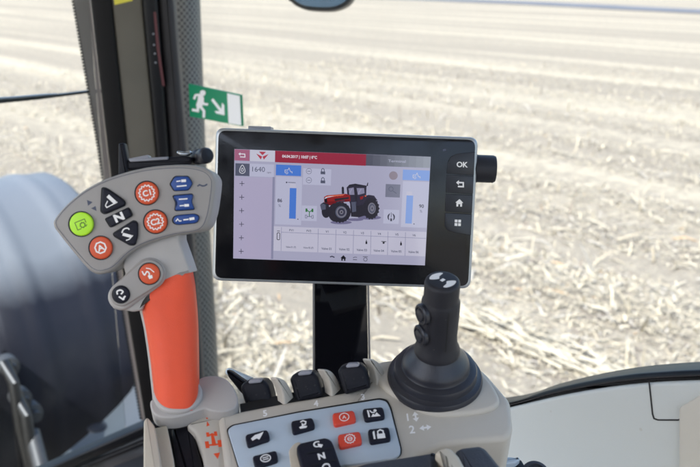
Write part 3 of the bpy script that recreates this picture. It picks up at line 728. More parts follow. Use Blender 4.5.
def f(mb, h):
    rect(mb, 250.0, 163.6, 273.8, 177.2, 'ui_pale', h); utext(mb, '1640', (258.6, 169.3), 5.0, 'ui_slate', h + d, 0, 1.0); utext(mb, 'rpm', (269, 172.9), 1.7, 'ui_ink', h + d)
ui('engine_speed_tile', f)
def lift(x0, y0, x1, y1, head, bar, bx, by, num, nc, pc, icon_c, col_head):
    def f(mb, h):
        rect(mb, x0, y1, x1, y1 + by, 'ui_pale', h); rect(mb, x0, y0, x1, y1, col_head, h + d)
        A = local(icon_c, (1, .04), (-.02, 1)); mb.use('ui_white')
        ink(mb, FD, A([(-3.5, 2.5), (-3.5, -.5), (-.5, -.5), (.5, -2.6), (2, 1), (3.6, 1), (3.6, 2.6)]), .6, h + 2 * d); ink(mb, FD, A(circle(-1.6, 2.2, 1.1, 12)), .5, h + 3 * d, True)
        rect(mb, *bar, 'ui_blue' if col_head == 'ui_blue' else 'ui_lightblue', h + d)
        rect(mb, bx[0], bx[1], bx[2], bar[1] - .2, 'ui_panelw', h + d)
        utext(mb, num, nc, 3.6, 'ui_ink', h + d, 0.02); utext(mb, '%', pc, 2.6, 'ui_slate', h + d)
        mb.use('ui_ink'); fill(mb, FD, circle(bar[2] + 2.2, bar[3] + .4, .55, 10), h + 2 * d)
    return f
ui('rear_lift_panel', lift(276.0, 164.5, 301.0, 176.2, 1, (289.8, 188.0, 295.7, 218.8), (289.8, 183.6, 295.7), 49, '86', (279.8, 200.4), (279.6, 205.6), (288.5, 170.6), 'ui_blue'))
def f(mb, h):
    mb.use('ui_ink'); fill(mb, FD, circle(286.6, 182.4, .8, 10), h); ink(mb, FD, [(288, 182.4), (295.5, 182.7)], .5, h)
ui('limit_mark', f, 4)
ui('front_lift_panel', lift(403.0, 169.6, 430.4, 181.0, 1, (406.6, 195.4, 411.8, 223.6), (406.6, 191.5, 411.8), 47, '90', (421.5, 206.2), (421, 211.2), (416.5, 175.6), 'ui_lightblue'))
def f(mb, h):
    rect(mb, 303.2, 168.2, 330.8, 185.6, 'ui_pale', h)
    for y in (171.2, 180.2):
        mb.use('ui_slate'); ink(mb, FD, circle(308.9, y, 2.7, 20), .35, h + d, True); ink(mb, FD, [(307.3, y), (310.5, y + .1)], .5, h + d)
        fill(mb, FD, [(320.6, y + .2), (325.2, y + .4), (325.2, y + 3.2), (320.6, y + 3.0)], h + d); ink(mb, FD, [(321.5, y + .4), (321.6, y - 1.8), (322.9, y - 2.8), (324.2, y - 1.7), (324.3, y + .4)], .7, h + 2 * d)
ui('lock_panel', f)
def f(mb, h):
    rect(mb, 301.8, 205.4, 316.6, 221.2, 'ui_pale', h); A = local((309.4, 213.2), (1, .04), (-.02, 1)); mb.use('ui_green')
    for x in (-3.9, 2.1): fill(mb, FD, A([(x, -4.6), (x + 1.8, -4.6), (x + 1.8, -1.2), (x, -1.2)]), h + d)
    ink(mb, FD, A([(-2.5, -3), (0, -1.2), (2.5, -3)]), .8, h + d); ink(mb, FD, A([(0, -1.2), (0, 3)]), .8, h + 2 * d)
    mb.use('ui_slate'); 
    for x in (-4, 2.4): ink(mb, FD, A([(x, 2), (x + 1.6, 2), (x + 1.6, 5), (x, 5)]), .4, h + d, True)
    ink(mb, FD, A([(-2.2, 3.4), (2.4, 3.4)]), .6, h + 3 * d)
ui('drive_tile', f)
def f(mb, h):
    mb.use('ui_mauvegrey'); fill(mb, FD, circle(393.4, 175.6, 4.3, 24), h); rect(mb, 385.8, 184, 399.8, 197.6, 'ui_tilegrey', h)
    mb.use('ui_slate'); ink(mb, FD, circle(391, 189, 2.2, 16), .5, h + d, True); ink(mb, FD, [(393, 191), (396.5, 193.5)], .6, h + d)
ui('status_tile', f)
def f(mb, h):
    rect(mb, 383.8, 209.4, 398.6, 224, 'ui_pale', h); mb.use('ui_ink'); A = local((391.2, 216.8), (1, .04), (-.02, 1))
    for s_ in (-1, 1): fill(mb, FD, A(curve([(s_ * 1.2, -3.4), (s_ * 3.6, -1.2), (s_ * 3.4, 2), (s_ * 1.8, 3.4), (s_ * 2.4, .4)])), h + d)
    fill(mb, FD, A([(-.9, 1.6), (.9, 1.6), (.9, 4.4), (-.9, 4.4)]), h + 2 * d); mb.use('ui_slate'); ink(mb, FD, A([(0, -4.4), (0, .6)]), .6, h + 2 * d)
ui('hitch_tile', f)
def f(mb, h):
    rect(mb, 273.8, 226.2, 426.2, 256.4, 'ui_panelw', h)
    mb.use('ui_line'); ink(mb, FD, [(281.5, 232.2), (426, 238.4)], .45, h + d)
    for x in (281.5, 318.3, 336, 353.6, 371, 388, 405.5): ink(mb, FD, [(x, 226.9 + (x - 274) * .041), (x - .5, 250.5 + (x - 274) * .041)], .45, h + 2 * d)
    cx = (291.4, 308.9, 327, 344.8, 362.3, 379.3, 396.8, 414)
    for x, a_, b_ in zip(cx, ('FV1', 'FV2', 'V1', 'V2', 'V3', 'V4', 'V5', 'V6'), ('Valve 01 (F)', 'Valve 02 (F)', 'Valve 01', 'Valve 02', 'Valve 03', 'Valve 04', 'Valve 05', 'Valve 06')):
        utext(mb, a_, (x, 230.2 + (x - 291.4) * .041), 2.2, 'ui_slate', h + 3 * d, .015); utext(mb, b_, (x - .6, 247.3 + (x - 291.4) * .038), 2.35, 'ui_slate', h + 3 * d, .015, .95 if '(' not in b_ else .85)
    mb.use('ui_black')
    for x, y in ((366.4, 242.4), (401, 243.8)): fill(mb, FD, [(x - .8, y - 1), (x + .8, y - 1), (x + .9, y + 1.6), (x - .9, y + 1.6)], h + 3 * d); ink(mb, FD, [(x, y - 2.6), (x, y - 1)], .6, h + 4 * d)
    ink(mb, FD, [(381.2, 241.4), (386.2, 241.6)], .6, h + 3 * d); fill(mb, FD, [(382.5, 242), (384.8, 242), (384.4, 243.8), (382.8, 243.8)], h + 3 * d)
    ink(mb, FD, rounded([(277.1, 232.8), (279.8, 232.9), (279.7, 239.8), (277, 239.7)], 1), .6, h + 3 * d, True); ink(mb, FD, [(277, 231), (280, 231.1)], .6, h + 3 * d)
ui('valve_table', f)
def f(mb, h):
    mb.use('ui_ink'); ink(mb, FD, [(330, 256.9), (332, 256.3), (334.6, 257.4)], 1.1, h); A = local((343.4, 258.2), (1, .04), (-.02, 1)); mb.use('ui_black')
    fill(mb, FD, A([(0, -3), (3, 0), (2.1, 0), (2.1, 2.6), (.6, 2.6), (.6, .8), (-.6, .8), (-.6, 2.6), (-2.1, 2.6), (-2.1, 0), (-3, 0)]), h); mb.use('ui_ink')
    ink(mb, FD, [(353, 259.6), (357, 259.8)], .6, h); ink(mb, FD, [(353, 257.8), (355, 257), (357, 257.4)], .5, h); ink(mb, FD, circle(365.4, 259.4, 1.8, 14), .5, h, True); ink(mb, FD, [(362.8, 256.6), (368, 256.8)], .5, h)
ui('menu_bar', f)
def tc_(pts): return [(300 + x / 5.833, 160 + y / 5.833) for x, y in pts]
def f(mb, h):
    z = [h]
    def pf(m, pts, sm=False): 
        mb.use(m); fill(mb, FD, tc_(curve(pts) if sm else pts), z[0]); z[0] += 3e-5
    def el(m, cx, cy, rx, ry): mb.use(m); fill(mb, FD, tc_(circle(cx, cy, rx, 28, ry)), z[0]); z[0] += 3e-5
    el('ui_shadow', 240, 364, 62, 11); el('ui_shadow', 405, 336, 68, 12); el('ui_shadow', 320, 348, 50, 8)
    el('ui_tyre', 152, 300, 26, 38)
    pf('ui_tyre', [(290, 232), (385, 232), (385, 322), (345, 334), (298, 330)])
    pf('ui_cab', [(368, 215), (400, 203), (432, 208), (452, 236), (420, 240), (380, 260)])
    el('ui_tyre', 413, 283, 47, 60)
    for i in range(18):
        a = i * math.pi / 9; el('ui_tyre', 413 + 47 * math.cos(a), 283 + 60 * math.sin(a), 4.5, 5)
    el('ui_rim', 419, 282, 23, 33); el('ui_slate', 420, 282, 18, 27); el('ui_rim', 421, 282, 12, 18); el('ui_ink', 421, 282, 4, 6)
    pf('ui_hood_dark', [(345, 212), (385, 206), (384, 232), (350, 246)])
    pf('ui_cab', [(272, 160), (290, 143), (322, 138), (388, 150), (386, 205), (398, 214), (368, 262), (320, 268), (294, 262), (276, 205)])
    pf('ui_pane', [(283, 166), (313, 160), (318, 203), (288, 203)]); pf('ui_pane', [(330, 164), (374, 164), (377, 194), (338, 204)])
    pf('ui_tyre', [(284, 146), (322, 138), (390, 150), (388, 158), (322, 152), (282, 158)])
    pf('ui_hood', [(140, 216), (158, 206), (268, 197), (292, 206), (294, 240), (250, 245), (205, 262), (165, 262), (141, 246)])
    pf('ui_hood_dark', [(146, 244), (200, 240), (285, 232), (292, 242), (250, 246), (205, 264), (165, 264)])
    pf('ui_hot', [(148, 215), (165, 208), (262, 200), (250, 208), (180, 216), (150, 222)])
    pf('ui_white', [(148, 217), (176, 212), (200, 210), (176, 217), (150, 221)])
    pf('ui_tyre', [(200, 226), (284, 216), (286, 226), (204, 240)]); pf('ui_ink', [(212, 244), (262, 234), (262, 240), (216, 252)])
    for q in range(5): pf('ui_hood_dark', [(208 + q * 15, 212 - q * 1.6), (217 + q * 15, 211 - q * 1.6), (217 + q * 15, 213.5 - q * 1.6), (208 + q * 15, 214.5 - q * 1.6)])
    pf('ui_black', [(142, 224), (156, 220), (160, 250), (144, 248)]); pf('ui_white', [(143, 222), (158, 217), (158, 222), (144, 227)])
    pf('ui_tyre', [(318, 162), (328, 161), (334, 250), (322, 252)]); pf('ui_faint', [(286, 190), (300, 168), (306, 168), (290, 200)]); pf('ui_faint', [(336, 196), (352, 168), (360, 168), (344, 200)])
    pf('ui_ink', [(296, 246), (330, 240), (332, 252), (300, 258)]); pf('ui_tyre', [(304, 306), (330, 300), (332, 318), (308, 322)])
    pf('ui_hot', [(378, 206), (386, 206), (386, 214), (378, 214)])
    pf('ui_tyre', [(120, 258), (138, 246), (168, 258), (172, 300), (132, 302)]); pf('ui_slate', [(117, 262), (136, 254), (150, 262), (150, 288), (124, 292)])
    el('ui_tyre', 236, 305, 60, 58); el('ui_tyre', 206, 306, 42, 54)
    for i in range(20):
        a = i * math.pi / 10; el('ui_tyre', 232 + 60 * math.cos(a), 305 + 58 * math.sin(a), 5, 5)
    el('ui_slate', 240, 304, 34, 36); el('ui_rim', 242, 304, 29, 31); el('ui_ink', 242, 304, 22, 24); el('ui_rim', 242, 304, 11, 12); el('ui_tyre', 242, 304, 5, 5)
    pf('ui_tyre', [(243, 160), (249, 154), (256, 160), (258, 197), (244, 198)])
    pf('ui_tyre', [(388, 150), (394, 132), (398, 132), (396, 152)]); pf('ui_slate', [(300, 245), (325, 245), (328, 300), (304, 305)]); pf('ui_hood', [(350, 214), (372, 210), (366, 226), (352, 232)])
ui('tractor_picture', f, 2)
# post under the display
FP = Fr(P(340, 330, 0.905), (B * 1.0 + ZV * -0.28).normalized())
k = MB(); pprism(k, FP, rounded([(314.2, 268), (366.4, 270), (369, 400), (314.5, 400)], 1.5), -0.012, 0.0, 0.0012); po = build('mounting_post', k, 'gloss_black', dt)
for a_, b_ in (((312.4, 268), (312.8, 400)), ((367.0, 270), (369.4, 400))):
    k = MB(); pprism(k, FP, [a_, (a_[0] + 2.0, a_[1]), (b_[0] + 2.0, b_[1]), b_], -0.014, 0.0006, 0.0005); build('metal_edge', k, 'edge_metal', po)

# ------------------------------------------------------------- armrest console
tk = math.radians(16)
NK = Vector((0.02, -math.sin(tk), math.cos(tk)))
FK = Fr(P(320, 440, 0.62), NK)
cs = thing('control_console', P(330, 460, 0.66), 'beige armrest console with blue grey button panel and three black fingertip levers', 'control console')
deck = [(218, 416), (242, 409.5), (295, 399.5), (345, 391), (360, 387.4), (367, 382), (369.5, 374), (370.5, 366), (375, 361.5), (392, 358.5), (462, 359.5), (476, 364), (487, 373), (510.5, 400), (513.5, 428), (508, 438), (470, 441), (440, 444.5), (415, 455), (400, 475), (400, 540), (240, 560), (225, 470)]
k = MB(); pprism(k, FK, rounded(deck, 5, 4), -0.075, 0.0, 0.0045, seg=5); body = build('body', k, 'beige_plastic', cs)
# raised ring under the joystick and the front lip
k = MB(); pprism(k, FK, curve([(372, 372), (378, 362), (400, 358.6), (440, 358), (468, 361), (488, 378), (498, 393), (499, 403), (486, 410), (450, 414), (424, 410.5), (402, 399), (384, 387)]), -0.004, 0.0035, 0.0034, seg=5); build('joystick_base', k, 'beige_plastic', cs)
# silver button panel
pan = [(227.5, 429.5), (233, 425.2), (300, 412), (379, 399.2), (386.5, 401), (390.2, 408), (400.8, 449), (400, 454.5), (394, 458.3), (342, 465), (300, 480), (300, 540), (250, 540), (240, 470)]
k = MB(); pprism(k, FK, rounded([(313 + (x - 313) * 1.014, 440 + (y - 440) * 1.035) for x, y in pan], 3), 0.0002, 0.0008); build('panel_gap', k, 'gap_black', cs, smooth=False)
k = MB(); pprism(k, FK, rounded(pan, 3), 0.0, 0.0022, 0.0007); pnl = build('button_panel', k, 'silver_plastic', cs)
def pbutton(quad, m, draw, name='push_button', lab=None):
    k = MB(); q = [(x, y - 1.2) for x, y in quad]
    g_ = MB(); cq = (sum(x for x, y in quad) / 4, sum(y for x, y in quad) / 4)
    pprism(k, FK, rounded(q, 3.2, 4), 0.0015, 0.0054, 0.0011, seg=3); b_ = build(name, k, m, cs)
    if lab: b_['label'] = lab
    c = (sum(x for x, y in q) / 4, sum(y for x, y in q) / 4)
    ax = ((q[1][0] - q[0][0]) / 20, (q[1][1] - q[0][1]) / 20); ay = ((q[3][0] - q[0][0]) / 14, (q[3][1] - q[0][1]) / 14)
    k = MB(); draw(k, local(c, ax, ay), 0.0054 + 6e-5, c, ax, ay); build('symbol', k, 'white_print', b_, smooth=False, recalc=False)
    return b_
def ic_hare(k, A, h, c, ax, ay):
    fill(k, FK, A([(-6, 0), (-2, -3), (2, -3.4), (6, -4.5), (4, -1), (1, 3.5), (-1, 1.4), (-5, 3)]), h); 
def ic_ring(k, A, h, c, ax, ay):
    ink(k, FK, A(circle(0, 0, 4, 24)), 1.0, h, True)
    for y in (-1.1, 1.1): ink(k, FK, A([(-2.4, y), (2.4, y)]), .9, h)
def ic_hook(k, A, h, c, ax, ay):
    ink(k, FK, A([(-2, -3), (0.6, -4.2), (3, -2.4), (2.2, .2), (-.6, .4)]), 1.3, h); fill(k, FK, A([(-4, 2.4), (-.6, 1), (3.6, 2.6), (2.4, 4.4), (-3, 4.4)]), h + 3e-5); ink(k, FK, A([(-.6, -1.6), (-.8, 2)]), 1.1, h + 6e-5)
def ic_A(k, A, h, c, ax, ay):
    ink(k, FK, A(circle(0, 0, 4.3, 24)), .75, h, True); text(k, FK, 'A', c, 3.8, h, (ax[0], ax[1]), (-ay[0], -ay[1]), .01)
def ic_B(k, A, h, c, ax, ay):
    ink(k, FK, A([(4.4 * r_ * math.cos(t), 4.4 * r_ * math.sin(t)) for t, r_ in ((i * math.pi / 12, 1 + .09 * math.cos(i * math.pi)) for i in range(24))]), .75, h, True)
    ink(k, FK, A(circle(0, 0, 2.0, 14)), .7, h, True); ink(k, FK, A([(-2, 0), (2, 0)]), .7, h + 3e-5)
def ic_man(k, A, h, c, ax, ay):
    fill(k, FK, A([(-6, -4), (-4.4, -4), (-4.4, 4.2), (-6, 4.2)]), h); fill(k, FK, A([(-3.4, 4.2), (-1.2, .6), (.6, 2), (2.6, -.6), (5.8, 4.2)]), h); fill(k, FK, A(circle(1.6, -2.8, 1.6, 14)), h)
    ink(k, FK, A([(-3.4, -3.6), (-2, -1), (1, -.6)]), 1.1, h + 3e-5)
def ic_lock(k, A, h, c, ax, ay):
    fill(k, FK, A([(-6, -3), (-4.2, -4.4), (-4.2, 4.2), (-6, 4.2)]), h); fill(k, FK, A([(-2.4, -.6), (5, -.6), (5, 4.2), (-2.4, 4.2)]), h); ink(k, FK, A([(-1.2, -.4), (-1.2, -3.2), (1.3, -4.6), (3.8, -3.2), (3.8, -.4)]), 1.3, h + 3e-5)
pbutton([(245, 435.5), (267.5, 430.2), (270.5, 439.5), (247.5, 447.2)], 'black_button', ic_hare)
pbutton([(252, 457), (276.4, 451), (278.5, 461), (255.5, 468.5)], 'black_button', ic_ring)
pbutton([(290.7, 422), (312.6, 418.2), (315.6, 427.8), (292.9, 434.2)], 'black_button', ic_hook)
pbutton([(332.2, 414), (354, 411), (356.6, 421.3), (334, 426.4)], 'red_button', ic_A, lab='red push button with ringed letter A')
pbutton([(337.6, 435.4), (360, 432), (362.6, 443.6), (339.4, 448.6)], 'red_button', ic_B, lab='red push button with gear ring symbol')
pbutton([(362.2, 409.6), (383, 407.6), (385.4, 418.2), (365, 421.4)], 'black_button', ic_man)
pbutton([(367.6, 430.2), (389, 427.8), (391.2, 440.2), (370, 443.8)], 'black_button', ic_lock)
# rocker switch
k = MB(); pprism(k, FK, rounded([(288.5, 450), (294, 443), (300, 441), (318, 470), (324, 540), (300, 540)], 3), 0.0012, 0.0030, 0.001); build('rocker_frame', k, 'cream_trim', cs)
k = MB(); pprism(k, FK, rounded([(296.2, 446.5), (299, 442.6), (325, 436.6), (330.5, 438.5), (333, 442), (342, 468), (356, 530), (322, 540)], 3), 0.0015, 0.0095, 0.0022, seg=4); rk = build('rocker_switch', k, 'black_button', cs)
k = MB(); hh = 0.0096; ax = (.97, -.22); ay = (-.26, -.96)
text(k, FK, 'C', (316.5, 444.3), 6.2, hh, ax, ay, .03, 1.25); fill(k, FK, [(317.6, 443.4), (323, 444.6), (321.5, 447.6), (318.4, 446.8)], hh + 4e-5); text(k, FK, 'N', (321.5, 456.0), 6.4, hh, ax, ay, .05, 1.2); ink(k, FK, curve([(322, 469), (324, 464.6), (328.5, 464.2), (330, 468)], False), 1.5, hh)
build('symbol', k, 'white_print', rk, smooth=False, recalc=False)
k = MB(); hh = 0.0098; ink(k, FK, [(307, 453.4), (332.5, 447.5)], 1.0, hh); ink(k, FK, [(310.5, 465.4), (337, 459.6)], 1.0, hh); fill(k, FK, circle(303.6, 444.8, 1.2, 12), hh); build('rocker_groove', k, 'gap_black', rk, smooth=False, recalc=False)
# printed marks on the deck
k = MB(); hh = 6e-5; sx = (.985, -.17); sy = (-.13, -.99)
for t_, c_ in (('5', (265, 413.2)), ('4', (316, 403.4)), ('3', (362.8, 396.8))):
    k = MB(); text(k, FK, t_, c_, 6.2, hh, sx, sy, .03, 1.1); build('lever_number', k, 'white_print', cs, smooth=False, recalc=False)
k = MB(); hh = 6e-5; sx = (.99, -.08); sy = (-.14, -.98)
text(k, FK, '1', (407.6, 417.2), 7.5, hh, sx, sy, .02, 1.1); text(k, FK, '2', (412, 429.4), 8.0, hh, sx, sy, .02, 1.1)
def arrows(c, dx, dy, w_):
    L_ = math.hypot(dx, dy); ux, uy = dx / L_, dy / L_; nx, ny = -uy, ux
    for s_ in (-1, 1): fill(k, FK, [(c[0] + dx * s_, c[1] + dy * s_), (c[0] + dx * s_ * .25 + nx * w_, c[1] + dy * s_ * .25 + ny * w_), (c[0] + dx * s_ * .25 - nx * w_, c[1] + dy * s_ * .25 - ny * w_)], hh)
    ink(k, FK, [(c[0] - dx * .5, c[1] - dy * .5), (c[0] + dx * .5, c[1] + dy * .5)], 1.8, hh + 3e-5)
arrows((415.6, 416.6), 1.0, 5.0, 3.2); arrows((425.3, 427.6), 6.0, -.9, 2.9); build('axis_marks', k, 'white_print', cs, smooth=False, recalc=False)
k = MB(); pprism(k, FK, [(240, 404), (292, 392.5), (340, 384), (366, 378), (370, 392), (345, 402), (242, 420)], -0.04, -0.001); build('lever_well', k, 'gap_black', cs, smooth=False)
# fingertip levers with fins between
FL = Fr(FK.w(*FK.px(305, 400), 0), (B + ZV * 0.10 + R * -.04).normalized())
def lever(px, dx, dy, num):
    q = [(px[0] + a_ * dx, px[1] + b_ * dy) for a_, b_ in ()]
for (x0, y0, sc_) in ((239.5, 380.5, 1.0), (289.2, 372.4, 1.0), (337.2, 364.6, 1.0)):
    M = lambda pts: [(x0 + a_ * sc_, y0 + b_ * sc_) for a_, b_ in pts]
    k = MB(); pprism(k, FL, rounded(M([(0.4, 7), (3, 2.6), (8, 0.4), (24, -0.6), (29, 4.6), (31, 12), (33.4, 23.5), (8, 30.5), (4, 20)]), 2.5, 4), -0.026, 0.0, 0.0035, seg=4); lv = build('fingertip_lever', k, 'lever_black', cs)
    k = MB(); pprism(k, FL, rounded(M([(8.4, 1.6), (11, -1.2), (20.6, -1.8), (22.6, 0.2), (21, 2.2), (9.6, 3.4)]), 1.2, 3), -0.012, 0.0012, 0.001); build('cap', k, 'cap_grey', lv)
    k = MB()
    for a_, b_ in ((8.3, 15.6), (16.6, 14.4), (25.6, 13)): pprism(k, FL, circle(*M([(a_, b_)])[0], 1.0, 12), -0.0002, 0.0003)
    build('dimple', k, 'gap_black', lv, smooth=False)
    k = MB(); fill(k, FL, M([(2.6, 8), (28.8, 4.6), (29.4, 6), (3, 9.4)]), 0.0002); 
k = MB(); tube(k, [P(229, 371.5, .735), P(240, 376.5, .71), P(252, 382.5, .685)], [.0032, .0035, .004]); build('lever_arm', k, 'silver_plastic', cs)
k = MB(); pprism(k, FL, rounded([(226, 370), (231, 371.5), (249, 384), (246, 398), (240, 392), (228, 377)], 1.5), -0.03, -0.02, .002); build('lever_arm', k, 'lever_black', cs)
for dx, dy in ((-47.6, 8.4), (0, 0), (45.5, -10.5)):
    FF = Fr(FK.w(*FK.px(336 + dx, 392 + dy), 0), (R * .78 + B * .62).normalized(), x=B)
    k = MB(); pprism(k, FF, curve([(q[0] + dx, q[1] + dy) for q in ((324.5, 371), (327.6, 369.6), (333, 372.4), (338, 379.2), (341.5, 388), (344.6, 400), (334, 404), (331.6, 389), (329.2, 380))], True, 3), -0.008, 0.0, 0.0016, seg=3, both=True); build('lever_fin', k, 'beige_plastic', cs)

# quadrant strip and slot left of the panel
k = MB(); pprism(k, FK, rounded([(186, 424), (205, 414), (228, 414), (228, 423), (222.5, 432), (233, 470), (247, 540), (214, 540), (202, 452), (195, 432)], 3), -0.05, -0.004, 0.003); qs = build('lever_quadrant', k, 'beige_plastic', cs)
k = MB(); hq = -0.004 + 6e-5
fill(k, FK, [(206.5, 426.5), (209.8, 425.2), (207, 421)], hq); fill(k, FK, [(205.6, 416.6), (208, 416), (207.6, 419.2), (206.4, 418.8)], hq)
fill(k, FK, [(213.5, 453.6), (220, 452.4), (217.8, 459)], hq)
A = local((213.8, 442.6), (1, -.1), (.16, 1))
fill(k, FK, A([(-1.5, -9.5), (1.0, -9.5), (2.2, 3), (-2.2, 3)]), hq + 3e-5)
for x, y, a_, b_ in ((-4.6, -8.6, 1.5, 2.2), (3.2, -8.6, 1.5, 2.2), (-6.8, 1.4, 1.9, 3.4), (5.8, 1.4, 1.9, 3.4)): fill(k, FK, A([(x - a_, y - b_), (x + a_, y - b_), (x + a_, y + b_), (x - a_, y + b_)]), hq)
for a_, b_ in (((-4, -8), (3, -8)), ((-6, 2), (5, 2))): ink(k, FK, A([a_, b_]), 1.6, hq + 6e-5)
build('tractor_symbol', k, 'orange_print', qs, smooth=False, recalc=False)
k = MB(); pprism(k, FK, [(165, 420), (197, 418), (206, 452), (216, 540), (176, 540)], -0.06, -0.016); build('slot_boot', k, 'gap_black', cs)
k = MB(); pprism(k, FK, rounded([(171, 428), (190, 424), (193, 430), (204, 470), (210, 540), (182, 540), (175, 460)], 2), -0.02, -0.010, .003); build('slot_cover', k, 'lever_black', cs)
k = MB(); pprism(k, FK, rounded([(153, 428), (167, 425), (174, 460), (182, 540), (166, 540), (160, 470)], 2), -0.06, -0.004, 0.0012); build('slot_wall', k, 'cream_trim', cs)
k = MB(); pprism(k, FK, rounded([(143.6, 420), (147.5, 416.4), (155, 426), (160.5, 458), (168, 540), (145, 540), (143.5, 466)], 3), -0.07, 0.004, 0.0014); build('side_cover', k, 'cream_trim', cs)

# ------------------------------------------------------------- multifunction lever
FH = Fr(P(165, 320, 0.648), B)
ml = thing('control_lever', P(176, 420, 0.64), 'multifunction control lever with orange grip and grey head of coloured buttons', 'control lever')
def cp(pts): return [(40 + x / 3.485, 150 + y / 3.485) for x, y in pts]
head = curve(cp([(46, 244), (75, 205), (120, 163), (170, 128), (230, 99), (300, 76), (370, 60), (440, 52), (505, 50), (555, 56), (588, 68), (606, 88), (611, 115), (602, 190), (592, 235), (577, 268), (548, 285), (480, 296), (400, 317), (340, 342), (296, 374), (260, 411), (235, 427), (205, 434), (182, 428), (162, 412), (118, 362), (56, 284), (45, 264)]), True, 4)
k = MB(); pprism(k, FH, head, -0.012, 0.024, 0.0035, seg=5, both=True); hd = build('head', k, 'grey_plastic', ml)
hc = (131, 216); k = MB()
HH = 0.024
ink(k, FH, [(hc[0] + (x - hc[0]) * .955, hc[1] + (y - hc[1]) * .93) for x, y in head], 0.45, HH + 5e-5, True); build('edge_groove', k, 'slate_print', hd, smooth=False, recalc=False)
HB = HH + 0.0028
def hbutton(pts, m, draw, ink_m='white_print', lab=None, fr_h=HH, hb=HB, rnd=0, bev=.0012):
    k = MB(); pts = rounded(pts, rnd, 4) if rnd else pts
    c = (sum(x for x, _ in pts) / len(pts), sum(y for _, y in pts) / len(pts))
    pprism(k, FH, [(c[0] + (x - c[0]) * 1.09, c[1] + (y - c[1]) * 1.09) for x, y in pts], fr_h, fr_h + .0004); 
    b_ = None
    k2 = MB(); pprism(k2, FH, pts, fr_h - .001, hb, bev, seg=4); b_ = build('push_button', k2, m, ml)
    build('button_gap', k, 'gap_black', b_, smooth=False)
    if lab: b_['label'] = lab
    k3 = MB(); draw(k3, hb + 6e-5); build('symbol', k3, ink_m, b_, smooth=False, recalc=False)
tilt = math.radians(-22); TA = (math.cos(tilt), math.sin(tilt)); TB = (-math.sin(tilt) * -1 * -1, -math.cos(tilt))
TB = (math.sin(tilt), -math.cos(tilt))
def c_at(x, y): return (40 + x / 3.485, 150 + y / 3.485)
gc = c_at(143, 258)
def dr(k, h):
    A = local((gc[0], gc[1]), (TA[0] * .95, TA[1] * .95), (-TA[1] * .95, TA[0] * .95))
    ink(k, FH, A([(-1.4, 4.6), (-5.6, 4.6), (-5.6, -3.6), (5.4, -3.6), (5.4, .6)]), .7, h); ink(k, FH, A([(2.6 * r_ * math.cos(t) + 1.2, 2.6 * r_ * math.sin(t) + 1.6) for t, r_ in ((i * math.pi / 8, 1 + .14 * math.cos(i * math.pi)) for i in range(16))]), .8, h, True); ink(k, FH, A([(3.6, 4.2), (5.6, 2.6)]), .7, h)
hbutton(circle(*gc, 11.9, 36), 'lime_button', dr, 'dark_green_print', 'bright lime green round push button')
ac = c_at(211, 341)
def dr(k, h):
    A = local(ac, (TA[0], TA[1]), (-TA[1], TA[0]))
    ink(k, FH, A([(5.6 * math.cos(t), 5.9 * math.sin(t) * (1 if math.sin(t) < .3 else .92)) for t in (i * math.pi / 4 + .39 for i in range(8))]), 1.4, h, True); text(k, FH, 'A', ac, 6.0, h, TA, TB, .03, 1.15)
hbutton(circle(*ac, 11.3, 36), 'orange_button', dr, lab='orange round push button with ringed letter A')
for c, s_ in ((c_at(372, 150), 'C1'), (c_at(402, 250), 'C2')):
    def dr(k, h, c=c, s_=s_):
        t2 = math.radians(-15); a_ = (math.cos(t2), math.sin(t2)); b_ = (math.sin(t2), -math.cos(t2))
        ink(k, FH, [(c[0] + (7.4 + .75 * math.cos(14 * t)) * math.cos(t), c[1] + (7.4 + .75 * math.cos(14 * t)) * math.sin(t)) for t in (i * 2 * math.pi / 112 for i in range(112))], .95, h, True); text(k, FH, s_, c, 6.2, h, a_, b_, .03, 1.0)
    hbutton(circle(*c, 11.4, 40), 'orange_button', dr, lab='orange round push button marked ' + s_)
def dr(k, h):
    A = lambda p: [(60 + x / 6.67, 170 + y / 6.67) for x, y in p]
    ink(k, FH, A([(318, 172), (368, 218)]), 3.6, h); ink(k, FH, A([(302, 236), (312, 250), (382, 214)]), 1.1, h + 3e-5); ink(k, FH, A([(303, 236), (318, 206)]), 1.0, h + 6e-5)
hbutton([(102.0, 188.2), (106.6, 188.4), (123.9, 200.2), (124.8, 205.2), (105, 213.8), (100.9, 211.2)], 'black_button', dr, rnd=2.5, lab='black triangular push button pointing up')
def dr(k, h):
    t2 = math.radians(-24); text(k, FH, 'N', (118.9, 217.2), 8.4, h, (math.cos(t2), math.sin(t2)), (math.sin(t2), -math.cos(t2)), .045, 1.25)
hbutton([(105.4, 218.6), (128.2, 207.6), (132.2, 215.6), (111, 227.4)], 'black_button', dr, rnd=2.2, lab='black oblong push button marked N')
def dr(k, h):
    A = lambda p: [(60 + x / 6.67, 170 + y / 6.67) for x, y in p]
    ink(k, FH, curve(A([(412, 420), (425, 395), (450, 388), (462, 398)]), False), 1.3, h); ink(k, FH, A([(418, 428), (476, 444)]), 3.0, h + 3e-5); ink(k, FH, A([(440, 470), (462, 462), (486, 436)]), 1.0, h + 6e-5)
hbutton([(113.6, 233.4), (133.3, 220.8), (137.3, 223), (137.4, 236), (134.9, 244.6), (130, 245), (115, 236.6)], 'black_button', dr, rnd=2.2, lab='black triangular push button pointing down')
def q2(pts): return [(150 + x / 6.67, 165 + y / 6.67) for x, y in pts]
def joy(k, h, pts1, pts2):
    ink(k, FH, q2(pts1), 2.6, h); ink(k, FH, q2(pts2), 1.3, h + 3e-5)
